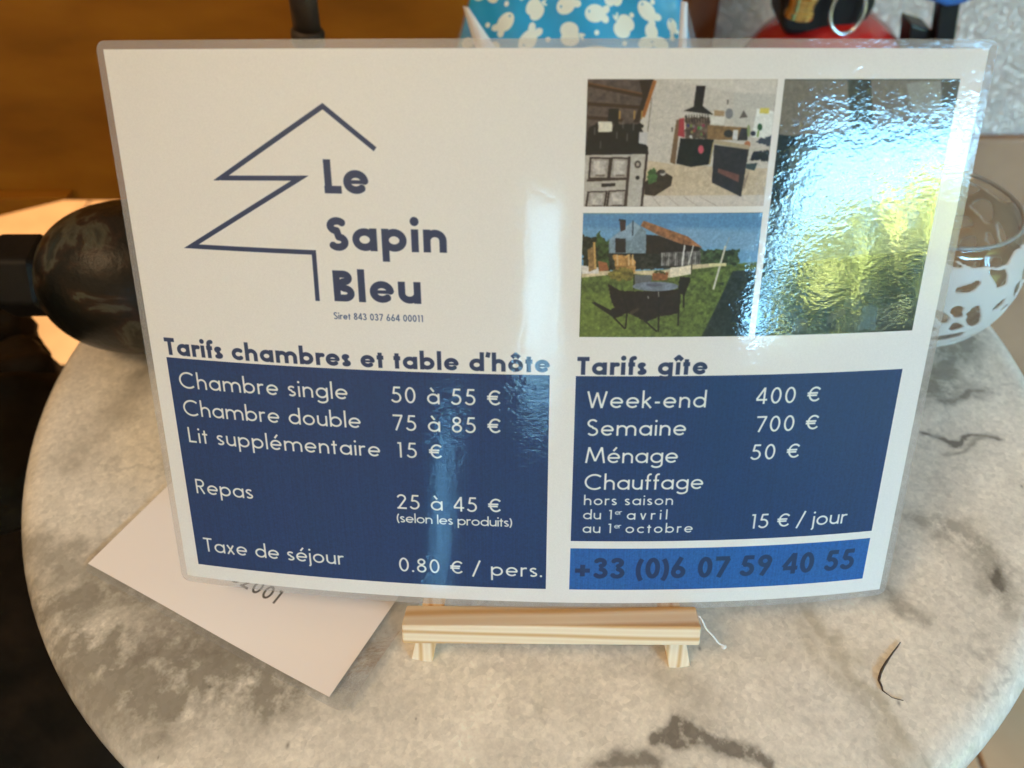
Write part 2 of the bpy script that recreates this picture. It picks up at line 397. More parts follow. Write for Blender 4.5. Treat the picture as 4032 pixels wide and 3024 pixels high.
    # dark ovens
    p.poly([(1050, 625), (1375, 640), (1335, 880), (1150, 905), (1010, 870)], C(22, 26, 26), tex=.4); p.ell(1248, 735, 28, 42, C(206, 84, 104)); p.ell(1150, 610, 14, 14, C(200, 200, 200))
    p.poly([(1375, 680), (1380, 640), (1720, 700), (1715, 745)], C(176, 158, 130)); p.poly([(1375, 690), (1715, 740), (1640, 1205), (1355, 1060)], C(50, 44, 54), tex=.2)
    p.poly([(1415, 920), (1625, 985), (1615, 1060), (1410, 960)], C(126, 76, 70), tex=.1); p.line(1370, 660, 1330, 880, 12, C(170, 150, 110))
    p.poly([(1770, 760), (1925, 745), (1900, 860), (1720, 840)], C(36, 38, 50), tex=.3, jag=5); p.poly([(1690, 880), (1800, 870), (1770, 945), (1690, 925)], C(56, 76, 88))
    for k in range(3): p.line(1715-k*20, 960+k*30, 1670-k*10, 1120, 6, C(110, 90, 84), .8)
    # crate with plants
    p.poly([(700, 1060), (850, 930), (975, 1000), (960, 1090), (800, 1195), (705, 1180)], C(60, 46, 34), tex=.3); p.poly([(735, 950), (790, 900), (835, 1000), (820, 1060), (730, 1060)], C(70, 108, 54), tex=.4, jag=7); p.ell(880, 965, 28, 26, C(180, 176, 170)); p.ell(870, 950, 34, 20, C(60, 50, 44), .8)
    return p.a
def garden():
    p = Photo(352, 488, [(125, 48), (2060, 45), (1925, 1385), (80, 1400)])
    p.poly([(60, 20), (2100, 20), (2100, 1420), (60, 1420)], C(104, 158, 204))
    p.poly([(60, 20), (2100, 20), (2100, 200), (60, 200)], C(84, 140, 192), soft=30)
    p.poly([(1100, 200), (2000, 250), (2000, 450), (1400, 400)], C(124, 164, 202), .7, soft=25)
    p.poly([(60, 690), (420, 690), (700, 660), (1050, 640), (1500, 600), (2100, 560), (2100, 1420), (60, 1420)], C(98, 116, 52), tex=.35)
    p.poly([(60, 900), (700, 900), (600, 1420), (60, 1420)], C(114, 132, 56), .6, tex=.3, soft=20)
    p.poly([(110, 280), (330, 300), (420, 420), (420, 700), (110, 700)], C(46, 52, 36), tex=.6, jag=8)
    p.poly([(270, 300), (300, 240), (330, 310), (420, 360), (470, 460), (470, 640), (270, 640)], C(60, 84, 40), tex=.6, jag=10)
    p.poly([(400, 430), (900, 430), (1400, 400), (1420, 620), (400, 660)], C(44, 46, 40), tex=.7, jag=6)
    p.poly([(1380, 430), (1700, 440), (1800, 430), (1800, 600), (1380, 600)], C(66, 84, 52), tex=.6, jag=10)
    # house: blue-grey gable, tiled roof
    p.poly([(400, 330), (660, 130), (800, 230), (800, 470), (400, 470)], C(118, 140, 158), tex=.1)
    p.poly([(400, 330), (660, 130), (740, 190), (640, 330)], C(134, 160, 184), tex=.08)
    p.poly([(470, 310), (580, 310), (580, 460), (470, 460)], C(46, 40, 42)); p.poly([(515, 130), (580, 130), (578, 220), (525, 240)], C(72, 50, 50)); p.line(505, 118, 580, 128, 20, C(40, 34, 34)); p.line(658, 125, 655, 280, 12, C(46, 60, 74))
    p.poly([(740, 180), (770, 125), (1250, 290), (1410, 410), (1180, 375), (940, 280)], C(158, 104, 66), tex=.3); p.poly([(800, 270), (930, 280), (1180, 370), (1370, 400), (1370, 470), (800, 470)], C(44, 32, 28), tex=.3)
    p.poly([(960, 460), (1390, 440), (1390, 600), (960, 600)], C(104, 100, 100), tex=.5)
    for i in range(12): p.line(975+i*36, 460, 970+i*36, 600, 7, C(58, 52, 52) if i % 2 else C(176, 174, 172))
    p.line(1215, 380, 1190, 605, 16, C(210, 206, 202)); p.line(1310, 385, 1260, 580, 14, C(200, 198, 190))
    # yard
    p.poly([(100, 640), (420, 660), (980, 650), (1290, 590), (1660, 570), (1660, 600), (1290, 640), (1280, 690), (1050, 730), (690, 690), (420, 700), (100, 735)], C(206, 186, 150), tex=.12, soft=2)
    p.poly([(1060, 620), (1290, 600), (1285, 690), (1060, 730)], C(226, 212, 186)); p.poly([(100, 600), (290, 620), (290, 690), (100, 690)], C(214, 206, 200))
    p.poly([(170, 430), (230, 400), (260, 640), (185, 670)], C(150, 116, 70), tex=.3); p.line(242, 350, 256, 640, 24, C(204, 158, 88)); p.poly([(280, 550), (380, 570), (400, 650), (300, 665)], C(166, 100, 60)); p.poly([(440, 490), (620, 480), (690, 560), (690, 690), (470, 650)], C(188, 138, 74), tex=.4, jag=6)
    for x in (490, 612, 655): p.line(x, 480, x+5, 600, 18, C(214, 176, 118))
    p.poly([(410, 660), (560, 610), (690, 700), (640, 760), (420, 750)], C(128, 116, 50), tex=.5, jag=9); p.poly([(870, 680), (1045, 670), (1030, 755), (870, 760)], C(150, 92, 50), tex=.3); p.poly([(880, 680), (960, 640), (1020, 690)], C(74, 80, 40), jag=5)
    p.line(1660, 390, 1530, 860, 22, C(202, 196, 178)); p.line(1700, 300, 1660, 400, 9, C(150, 160, 160)); p.line(1295, 590, 1290, 690, 10, C(60, 54, 40)); p.poly([(1480, 575), (1670, 575), (1670, 605), (1480, 605)], C(216, 206, 150))
    # shadow on the lawn in that picture
    p.poly([(1740, 660), (2050, 640), (1960, 1420), (1400, 1400), (1560, 1060)], C(46, 56, 56), tex=.35, soft=4); p.poly([(1570, 790), (1650, 780), (1640, 820)], C(60, 74, 50))
    # table and wicker chairs
    p.poly([(680, 700), (860, 700), (860, 800), (680, 800)], C(100, 104, 110)); p.line(672, 700, 668, 860, 10, C(30, 26, 26))
    p.poly([(390, 800), (520, 870), (660, 880), (1180, 860), (1160, 1120), (950, 1160), (800, 1225), (660, 1140), (600, 1120), (460, 1180), (390, 1110), (470, 1060), (430, 990)], C(40, 30, 28), tex=.3, jag=3)
    p.poly([(215, 1010), (250, 1000), (420, 1090), (560, 1150), (460, 1180)], C(36, 32, 28)); p.ell(905, 825, 250, 52, C(118, 128, 150), tex=.15); p.ell(890, 808, 90, 18, C(84, 88, 108), .7)
    p.poly([(1165, 715), (1285, 735), (1215, 930), (1150, 880)], C(32, 26, 24), jag=3)
    for l in ((540, 880, 600, 1080), (600, 1080, 580, 1300), (450, 1170, 575, 1300), (945, 880, 935, 1330), (800, 1220, 920, 1330), (1160, 900, 1150, 1260), (1210, 880, 1210, 1060)): p.line(*l, 16, C(30, 26, 22))
    p.poly([(730, 1080), (640, 1150), (620, 1110), (720, 1060)], C(86, 76, 60), .6); p.line(820, 930, 830, 960, 12, C(150, 150, 150)); p.line(935, 880, 940, 940, 12, C(140, 140, 130))
    g = fbm(352, 488, 5, 2)[..., None]-.5
    p.a = p.a*(1+g*.16)
    return p.a
def terrace():
    p = Photo(690, 476, [(3090, 312), (3782, 312), (3590, 1300), (2971, 1324)])
    p.poly([(2900, 250), (3900, 250), (3900, 1400), (2900, 1400)], C(70, 82, 82), tex=.3)
    p.poly([(3060, 300), (3800, 300), (3780, 480), (3060, 520)], C(128, 120, 110), tex=.1, soft=12)
    p.poly([(3560, 330), (3620, 320), (3790, 320), (3770, 460), (3590, 430)], C(150, 150, 144), soft=8); p.poly([(3700, 300), (3800, 300), (3780, 400), (3710, 420)], C(96, 92, 84), soft=5)
    p.poly([(3330, 310), (3420, 310), (3440, 560), (3400, 600), (3340, 480)], C(74, 76, 64), tex=.3, soft=4)
    p.poly([(3060, 510), (3130, 520), (3120, 760), (3020, 760)], C(34, 52, 58), tex=.3); p.poly([(3110, 560), (3700, 560), (3640, 1020), (3080, 1040)], C(96, 108, 100), tex=.2, soft=6)
    p.poly([(2990, 1020), (3640, 960), (3600, 1330), (2960, 1340)], C(30, 46, 46), tex=.5, soft=5)
    p.poly([(3340, 1100), (3390, 1095), (3385, 1145), (3335, 1145)], C(30, 30, 30)); p.poly([(3380, 1090), (3425, 1080), (3412, 1140), (3372, 1140)], C(84, 92, 90), soft=3, jag=5); p.poly([(3315, 1155), (3385, 1160), (3370, 1210), (3320, 1200)], C(52, 72, 86), tex=.2, jag=6, soft=3)
    p.poly([(3395, 1185), (3450, 1190), (3440, 1296), (3370, 1300)], C(60, 82, 100), tex=.2, jag=6, soft=3); p.poly([(3240, 1240), (3310, 1200), (3330, 1215), (3250, 1270)], C(70, 74, 78), jag=6); p.poly([(3120, 1250), (3180, 1245), (3170, 1300), (3110, 1310)], C(74, 78, 76), soft=3)
    return p.a

PPM = 8
def paint_card():
    W, H = int(297*PPM), int(210*PPM)
    a = np.ones((H, W, 3))*C(222, 220, 216)
    def printed(q):
        q = blur(q, 1); g = q.mean(-1, keepdims=True); q = g+(q-g)*.76; q = np.clip(q, 0, 1)**1.18; q = q*(1+(fbm(q.shape[0], q.shape[1], 8, 3, .8)[..., None]-.5)*.13)
        return q*(1+(fbm(q.shape[0], q.shape[1], 3, 2)[..., None]-.5)*.12)
    def rect(x0, y0, x1, y1, col, tex=.05):
        X0, Y0, X1, Y1 = [int(round(v*PPM)) for v in (x0, y0, x1, y1)]
        h, w = Y1-Y0, X1-X0
        n = fbm(h, w, 5, 2)+.6*np.repeat(fbm(1, w, 3, 2), h, 0)
        a[Y0:Y1, X0:X1] = col*(1+(n[..., None]-.8)*tex*4)
    def put(img, x0, y0, x1, y1):
        X0, Y0, X1, Y1 = [int(round(v*PPM)) for v in (x0, y0, x1, y1)]
        yi = np.linspace(0, img.shape[0]-1, Y1-Y0).astype(int); xi = np.linspace(0, img.shape[1]-1, X1-X0).astype(int)
        a[Y0:Y1, X0:X1] = img[yi][:, xi]
    NAVY, INK = C(12, 50, 98), C(26, 46, 84)
    rect(6.27, 110.1, 155.5, 203.5, NAVY); rect(165.0, 110.4, 288.0, 180.5, NAVY); rect(165.0, 183.9, 288.0, 203.5, C(22, 84, 154))
    put(printed(kitchen()), 165.8, 9.15, 226.7, 49.2); put(printed(garden()), 165.8, 51.35, 226.7, 95.4); put(printed(terrace()), 229.0, 9.15, 288.9, 95.4)
    def ink(col, calls, soft=1):
        cov = np.zeros((H, W))
        for c in calls: draw_text(cov, PPM, *c[:-1], **c[-1])
        cov = blur(cov, soft)[..., None]*.97
        a[:] = a*(1-cov)+col*cov
    # fir outline
    cov = np.zeros((H, W)); pts = [(95.8, 31.1), (78.76, 17.6), (39.2, 41.6), (68.6, 41.0), (23.9, 66.2), (71.2, 66.6), (71.0, 84.3)]
    P = np.array(pts)*PPM; yy, xx = np.mgrid[0:int(90*PPM), 0:int(105*PPM)]+.5; rad = .82*PPM
    sub = cov[:yy.shape[0], :yy.shape[1]]
    for i in range(len(P)-1):
        d = P[i+1]-P[i]; ln = np.hypot(*d); d /= ln; t = (xx-P[i, 0])*d[0]+(yy-P[i, 1])*d[1]; n = np.abs(-(xx-P[i, 0])*d[1]+(yy-P[i, 1])*d[0])
        np.maximum(sub, np.clip(rad-n+.5, 0, 1)*np.clip(t+.5, 0, 1)*np.clip(ln-t+.5, 0, 1), out=sub)
    for i in range(1, len(P)-1):                                  # mitred corners
        A = P[i]-P[i-1]; A /= np.hypot(*A); B = P[i+1]-P[i]; B /= np.hypot(*B)
        m = A-B; m /= np.hypot(*m); sn = abs(A[0]*B[1]-A[1]*B[0]); nA = np.array([-A[1], A[0]]); nB = np.array([-B[1], B[0]])
        if nA@m < 0: nA = -nA
        if nB@m < 0: nB = -nB
        tip = P[i]+m*rad/max(.25, nA@m)
        sub[poly_mask(*sub.shape, [P[i], P[i]+nA*rad, tip, P[i]+nB*rad])] = 1
    cov = blur(cov, 1)[..., None]*.97; a[:] = a*(1-cov)+INK*cov
    b = dict(w=.225, X=.70, sx=1.17)
    ink(INK, [('Le', 77.1, 92.9, 45.9, 11.3, b), ('Sapin', 76.6, 119.3, 65.5, 11.3, b), ('Bleu', 77.2, 109.5, 84.1, 11.3, b),
              ("Tarifs chambres et table d'hôte", 6.3, 155.5, 109.05, 6.9, b), ('Tarifs gîte', 165.4, 212.9, 109.85, 6.9, b)])
    # the descender of the g is printed over by the blue box
    rect(200, 110.4, 215, 113.5, NAVY)
    ink(C(60, 78, 118), [('Siret 843 037 664 00011', 76.6, 109.8, 90.85, 2.55, dict(w=.15, X=.66))], 1)
    r = dict(w=.118, X=.66, sx=1.12); s = dict(w=.135, X=.68, sx=1.2)
    ink(C(226, 226, 220), [
        ('Chambre single', 10.3, 79.5, 122.45, 6.7, r), ('50 à 55 €', 96.2, 137.3, 122.8, 6.6, r),
        ('Chambre double', 10.3, 83.8, 134.1, 6.7, r), ('75 à 85 €', 96.2, 137.3, 134.2, 6.6, r),
        ('Lit supplémentaire', 10.7, 90.7, 145.8, 6.7, r), ('15 €', 97.0, 114.7, 145.7, 6.6, r),
        ('Repas', 10.6, 35.9, 168.9, 6.7, r), ('25 à 45 €', 95.9, 137.2, 168.4, 6.6, r), ('(selon les produits)', 95.6, 141.9, 174.6, 4.2, s),
        ('Taxe de séjour', 10.2, 72.3, 196.6, 6.7, r), ('0.80 € / pers.', 95.3, 153.9, 197.8, 6.7, r),
        ('Week-end', 169.4, 213.6, 123.0, 6.7, r), ('Semaine', 169.7, 207.0, 134.3, 6.7, r), ('Ménage', 169.5, 204.8, 145.8, 6.7, r), ('Chauffage', 169.6, 215.5, 157.3, 6.7, r),
        ('hors saison', 169.6, 204.4, 164.1, 4.3, s), ('du 1', 169.5, 181.2, 170.5, 4.3, s), ('avril', 186.6, 202.6, 170.6, 4.3, s), ('au 1', 169.5, 181.2, 176.7, 4.3, s), ('octobre', 186.4, 213.1, 176.7, 4.3, s),
        ('er', 181.9, 184.7, 168.4, 2.4, s), ('er', 181.9, 184.7, 174.6, 2.4, s),
        ('400 €', 232.2, 256.6, 122.1, 6.6, r), ('700 €', 233.4, 257.6, 133.6, 6.6, r), ('50 €', 232.7, 251.7, 145.3, 6.6, r), ('15 € / jour', 235.8, 276.1, 175.8, 6.6, r)])
    ink(C(15, 46, 88), [('+33 (0)6 07 59 40 55', 166.6, 282.9, 198.1, 9.9, dict(w=.2, X=.64, sx=1.1))])
    # grain of an ink-jet print
    a *= 1+(fbm(H, W, 2.2, 2)[..., None]-.5)*.05
    return np.clip(a, 0, 1)

# ------------------------------------------------------------------ shape of the card (paper millimetres -> place)
TH, PSI, HB = 0.4116, 0.0059, 30.0
K2, K3, K4, M2, M3 = 12.1323, 1.5602, 1.4557, 15.8218, -0.8009
_t = (np.arange(20)+.5)/20
def card(X, Y, off=0.):
    u = 2*X/297-1; v = Y/210
    w = v*(K2*u**2+K3*u**3+K4*u**4)+(1-v)*(M2*u**2+M3*u**3)
    dw = lambda q: v*(2*K2*q+3*K3*q**2+4*K4*q**3)+(1-v)*(2*M2*q+3*M3*q**2)
    x = 148.5*u-((dw(u*_t)**2).mean()*u)/297; s = 210-Y
    sl = dw(u)/148.5                             # surface slope, for the offset along the normal
    w = w-off; x = x+off*sl
    c, sn = math.cos(TH), math.sin(TH); y = s*sn+w*c; z = HB+s*c-w*sn
    cp, sp = math.cos(PSI), math.sin(PSI)
    return np.array([cp*x+sp*y, -sp*x+cp*y, z])
def easel_pt(x, s, n):
    return np.array([x, s*math.sin(TH)-n*math.cos(TH), HB+s*math.cos(TH)+n*math.sin(TH)])

# ------------------------------------------------------------------ materials
def ripple(m, amp):
    """waviness of laminating film: long ripples, fine pimples, patches where it lies flatter"""
    big = m.noise(26, 2, .5)
    mid = m.noise(170, 3, .55, stretch=(1, 1, 1.6), dist=.6)
    fine = m.noise(560, 2, .5, stretch=(1, 1, 1.5))
    patch = m.ramp(m.noise(11, 1), [(.34, (.30, .30, .30, 1)), (.60, (1, 1, 1, 1))])
    h = m.math('ADD', m.math('MULTIPLY', mid, 1.0), m.math('MULTIPLY', fine, .62))
    h = m.math('MULTIPLY', h, patch)
    h = m.math('ADD', h, m.math('MULTIPLY', big, 1.2))
    return m.bump(h, 1.0, amp)
def film_material(name, sheen_haze=.24, amp=.00012, spec=.045):  # diffuse haze stands in for ambient light mirrored by the film
    m = M(name); t = m.t; t.nodes.remove(m.b)
    tr = m.n('ShaderNodeBsdfTransparent', Color=(.97, .97, .97, 1)); df = m.n('ShaderNodeBsdfDiffuse', Color=(.8, .8, .8, 1))
    gl = m.n('ShaderNodeBsdfGlossy', Color=(1, 1, 1, 1), Roughness=.06); fr = m.n('ShaderNodeLayerWeight', Blend=.5)
    nb = ripple(m, amp); m.l(nb, gl.inputs['Normal'])
    fac = m.math('ADD', m.math('MULTIPLY', m.math('POWER', fr.outputs[1], 5), .9), spec)
    a = m.n('ShaderNodeMixShader', Fac=sheen_haze); tl = m.n('ShaderNodeBsdfTranslucent', Color=(.85, .85, .84, 1)); dd = m.n('ShaderNodeMixShader', Fac=.5); m.l(df.outputs[0], dd.inputs[1]); m.l(tl.outputs[0], dd.inputs[2]); m.l(tr.outputs[0], a.inputs[1]); m.l(dd.outputs[0], a.inputs[2])
    b = m.n('ShaderNodeMixShader'); m.l(fac, b.inputs[0]); m.l(a.outputs[0], b.inputs[1]); m.l(gl.outputs[0], b.inputs[2])
    m.l(b.outputs[0], m.out.inputs[0]); return m.m
def print_material(name, img, amp=.000115, coat=1.0):
    m = M(name); tx = m.n('ShaderNodeTexImage', _image=img); m.l(m.co.outputs['UV'], tx.inputs[0]); m.l(tx.outputs[0], m.b.inputs['Base Color'])
    m.set(Roughness=.5, Specular_IOR_Level=.2, Coat_Weight=coat, Coat_Roughness=.035, Coat_IOR=1.5); m.l(ripple(m, amp), m.b.inputs['Coat Normal'])
    return m.m
def pine(name='pine_wood', axis='Z', scale=64, sc3=(.10, 1, 1)):
    m = M(name); v = m.co.outputs['Object']
    w = m.n('ShaderNodeTexWave', _wave_type='BANDS', _bands_direction=axis, Scale=scale, Distortion=2.6, Detail=2); w.inputs['Detail Scale'].default_value = .8
    mp = m.n('ShaderNodeMapping', Scale=sc3, Location=(.013, 0, .004)); m.l(v, mp.inputs[0]); m.l(mp.outputs[0], w.inputs[0])
    c = m.ramp(w.outputs[1], [(0., (.62, .38, .17, 1)), (.25, (.76, .57, .36, 1)), (.6, (.84, .70, .52, 1)), (1., (.80, .64, .44, 1))])
    m.l(c, m.b.inputs['Base Color']); m.set(Roughness=.5); m.l(m.bump(m.noise(900, 3, stretch=(.1, 1, 1)), .2, .0002), m.b.inputs['Normal']); return m.m
PINE = pine(); PINE_LEG = pine('pine_leg', 'X', 60, (1, 1, .06))
WHITE_PLASTIC = M('white_thread').simple((.75, .73, .7, 1), (.85, .83, .8, 1), 900)
IRON = M('dark_iron').simple((.035, .026, .02, 1), (.07, .05, .035, 1), 60, .55, (300, .3, .0006), Metallic=.6)

# ------------------------------------------------------------------ the setting
m = M('plaster'); m.l(m.ramp(m.noise(20), [(.3, (.70, .57, .465, 1)), (.7, (.80, .66, .545, 1))]), m.b.inputs['Base Color']); m.set(Roughness=.9)
v1 = m.noise(150, 4, .6, dist=.6); v1 = m.ramp(v1, [(.42, (0, 0, 0, 1)), (.62, (1, 1, 1, 1))])
m.l(m.bump(v1, 1.0, .0045, m.bump(m.noise(300, 3), .5, .0012)), m.b.inputs['Normal']); PLASTER = m.m
m = M('cabinet_wood'); g = m.noise(11, 5, .55, stretch=(.5, 1, 1.7, (0, .6, 0)))
m.l(m.ramp(g, [(.3, (.19, .066, .004, 1)), (.55, (.29, .108, .007, 1)), (.75, (.35, .14, .010, 1))]), m.b.inputs['Base Color'])
m.set(Roughness=.6, Specular_IOR_Level=.2); m.l(m.bump(m.noise(150, 3, stretch=(.2, 1, 3, (0, .5, 0))), .15, .0005), m.b.inputs['Normal']); CABINET = m.m
m = M('dark_wood'); m.l(m.ramp(m.noise(30, 4, stretch=(2, 2, .3)), [(.3, (.10, .034, .010, 1)), (.7, (.16, .055, .016, 1))]), m.b.inputs['Base Color']); m.set(Roughness=.5); DARKWOOD = m.m
m = M('floor_tile'); m.l(m.ramp(m.noise(9, 5), [(.3, (.42, .25, .13, 1)), (.7, (.54, .34, .19, 1))]), m.b.inputs['Base Color']); m.set(Roughness=.35); TILE = m.m
GROUT = M('grout').simple((.3, .22, .16, 1), (.36, .27, .2, 1), 80, .9)
ROOMWALL = M('painted_wall').simple((.62, .55, .45, 1), (.66, .59, .49, 1), 6, .8)

FZ = -720.
def floor():
    V, F = box(-2600, 2600, -1990, 2600, FZ-40, FZ-6)
    f = obj('floor', V, F, GROUT, smooth=False, kind='structure', label=None)
    V, F = box(-162, 162, -162, 162, -4, 0); first = None
    for i in range(-5, 7):
        for j in range(-1, 7):
            x, y = i*330+60, j*330+40
            if first is None:
                me = None; first = obj('tile', V, F, TILE, smooth=False); o = first; bevel(o, 2, 2)
            else: o = first.copy(); sc.collection.objects.link(o)
            o.parent = f; o.location = (x*S, y*S, (FZ+random.uniform(-.4, .4))*S)
            o.name = 'tile'
floor()
px0 = at(2822, 100, 700)[0]
V, F = grid(lambda x, z: (x, 700., z), np.linspace(px0-30, 2000, 12), np.linspace(FZ, 900, 12))
V2 = V+[(x, y+60, z) for x, y, z in V]
wall = obj('plaster_wall', V, F, PLASTER, smooth=False, kind='structure')
wall.modifiers.new('solid', 'SOLIDIFY').thickness = .06
q = at(4000, 560, 690)
V, F = box(px0, 2000, 684, 699, FZ, q[2]+6)
bevel(obj('wainscot', V, F, M('brown_panel').simple((.24, .12, .06, 1), (.32, .17, .09, 1), 12, .7), wall, smooth=False), 3)

# room wall with the daylight window behind the viewer
def room_wall():
    wx0, wx1, wz0, wz1 = 860., 2950., 190., 1010.
    slots = [(-90., 100., 60., 760.), (-505., -395., -690., 130.)]
    xs = sorted([-3000., 3600.]+[wx0, wx1]+[a for s in slots for a in s[:2]]); zs = sorted([FZ, 2300.]+[wz0, wz1]+[a for s in slots for a in s[2:]])
    holes = [(wx0, wx1, wz0, wz1)]+slots
    parts = []
    for i in range(len(xs)-1):
        z0 = None
        for j in range(len(zs)-1):
            cx, cz = (xs[i]+xs[i+1])/2, (zs[j]+zs[j+1])/2
            solid = not any(a < cx < b and c < cz < d for a, b, c, d in holes)
            if solid and z0 is None: z0 = zs[j]
            if (not solid or j == len(zs)-2) and z0 is not None:
                parts.append(box(xs[i], xs[i+1], -2150, -2000, z0, zs[j+1] if solid else zs[j])); z0 = None
    V, F = merge(*parts); obj('room_wall', V, F, ROOMWALL, smooth=False, kind='structure')
    wm = M('window_frame_paint').simple((.75, .72, .68, 1), (.8, .77, .73, 1), 30, .4)
    w = thing('window', 'wide window with a pale frame whose bright sky and trees mirror in the laminated sheet', 'window', (wx0, -2080, wz0))
    for a in (box(wx0, wx0+45, -2100, -2050, wz0, wz1), box(wx1-45, wx1, -2100, -2050, wz0, wz1), box(wx0+45, wx1-45, -2100, -2050, wz0, wz0+45), box(wx0+45, wx1-45, -2100, -2050, wz1-45, wz1)):
        obj('frame', *a, wm, w, smooth=False)
    fr = M('frosted_glass'); fr.t.nodes.remove(fr.b); t = fr.n('ShaderNodeBsdfTranslucent', Color=(.7, .71, .74, 1)); tt = fr.n('ShaderNodeBsdfTransparent'); mm_ = fr.n('ShaderNodeMixShader', Fac=.17); fr.l(t.outputs[0], mm_.inputs[1]); fr.l(tt.outputs[0], mm_.inputs[2]); fr.l(mm_.outputs[0], fr.out.inputs[0])
    fr2 = M('lightly_frosted_glass'); fr2.t.nodes.remove(fr2.b); t = fr2.n('ShaderNodeBsdfTranslucent', Color=(.8, .8, .8, 1)); tt = fr2.n('ShaderNodeBsdfTransparent', Color=(1, .86, .78, 1)); mm_ = fr2.n('ShaderNodeMixShader', Fac=.36); fr2.l(t.outputs[0], mm_.inputs[1]); fr2.l(tt.outputs[0], mm_.inputs[2]); fr2.l(mm_.outputs[0], fr2.out.inputs[0])
    for k, (a, b, c, d) in enumerate(slots):  # unseen panes added so their reflections make the streaks on the sheet
        s = thing('streak_pane', ('narrow pane added high in the wall to mirror as the pale streak', 'narrow pane added low in the wall to mirror as the blue streak')[k], 'window', (a, -2080, c), 'added streak panes')
        obj('frame', *merge(box(a, a+8, -2100, -2060, c, d), box(b-8, b, -2100, -2060, c, d), box(a+8, b-8, -2100, -2060, c, c+8), box(a+8, b-8, -2100, -2060, d-8, d)), wm, s, smooth=False)
        obj('pane', *box(a+8, b-8, -2082, -2078, c+8, d-8), (fr2 if k == 0 else fr).m, s, smooth=False)
room_wall()
# unseen cloth added to cut the window's reflection on a diagonal
def reflection_blocker():
    def f(u, v):                                  # v = 0 top .. 1 bottom
        z = 1120-900*v; w = 690*(1-v)**1.1+95
        x = 820+u*w; return (x, -1950+16*math.sin(u*44)+6*math.sin(u*17+v*9), z)
    V, F = grid(f, np.linspace(0, 1, 90), np.linspace(0, 1, 24))
    o = obj('reflection_blocker', V, F, M('brown_fabric').simple((.10, .08, .06, 1), (.15, .12, .09, 1), 30, .9), cat='reflection_blocker', label='added brown cloth cutting off the upper left of the mirrored window')
    o.modifiers.new('solid', 'SOLIDIFY').thickness = .003
reflection_blocker()
# sky beyond the window
sk = M('sky_glow'); sk.t.nodes.remove(sk.b); em = sk.n('ShaderNodeEmission', Strength=SKY_E, Color=SKY_COL+(1,)); sk.l(em.outputs[0], sk.out.inputs[0])
V, F = grid(lambda x, z: (x, -9000.-300*math.cos(x/9000.), z), np.linspace(-3500, 15500, 12), np.linspace(-500, 6500, 6))
sky = obj('sky', V, F, sk.m, kind='structure')
V, F = box(-6000, 16000, -9500, -2160, FZ-300, FZ-200); obj('garden_ground', V, F, M('lawn').simple((.05, .09, .02, 1), (.08, .13, .03, 1), 3, .9), smooth=False, kind='structure')
def leaf_cloud(n, cen, rad, size, seed, shell=.5):
    r = np.random.default_rng(seed); V, F = [], []
    lumps = r.normal(size=(16, 3)); lumps /= np.linalg.norm(lumps, axis=1)[:, None]; lumps = lumps*rad*.62+cen
    for i in range(n):
        c = lumps[r.integers(16)]; d = r.normal(size=3); d /= np.linalg.norm(d)
        p = c+d*np.array(rad)*.5*(shell+(1-shell)*r.random())
        a = r.normal(size=3); a /= np.linalg.norm(a); b = np.cross(a, r.normal(size=3)); b /= np.linalg.norm(b); s = size*(.6+.8*r.random())
        k = len(V); V += [p-a*s, p-b*s*.45, p+a*s, p+b*s*.45]; F.append((k, k+1, k+2, k+3))
    return V, F
def tree(cen, rad, n, size, mat, label, seed):
    base = (cen[0], cen[1], FZ-200)
    t = thing('garden_tree', label, 'tree', base)
    obj('trunk', *tube([base, (cen[0]+60, cen[1], cen[2]*.5), (cen[0]-60, cen[1]+40, cen[2]+rad[2]*.5)], [150, 110, 40], 8), DARKWOOD, t)
    obj('crown', *leaf_cloud(n, np.array(cen), np.array(rad), size, seed), mat, t, smooth=False)
LEAF = M('leaves').simple((.24, .32, .07, 1), (.50, .58, .20, 1), 1.2, .6)
LEAFD = M('dark_leaves').simple((.015, .035, .02, 1), (.03, .06, .03, 1), 3, .6)
tree((5500., -5800., 900.), (2300., 900., 900.), 2600, 120, LEAF, 'broad yellow-green tree mirrored in the sheet, nearest the left of the window', 1)
tree((8600., -6200., 900.), (2200., 900., 1000.), 2200, 120, LEAF, 'taller yellow-green tree mirrored at the right edge of the sheet', 2)
V, F = merge(*[leaf_cloud(1500, np.array((float(x), -5000.+60*math.sin(x), -60.+60*math.sin(x*1.7))), np.array((950., 400., 520.)), 105, 50+k) for k, x in enumerate(range(200, 11800, 1050))])
h = obj('hedge', V, F, LEAFD, smooth=False, cat='hedge', label='dark green hedge below the bright trees outside the window')

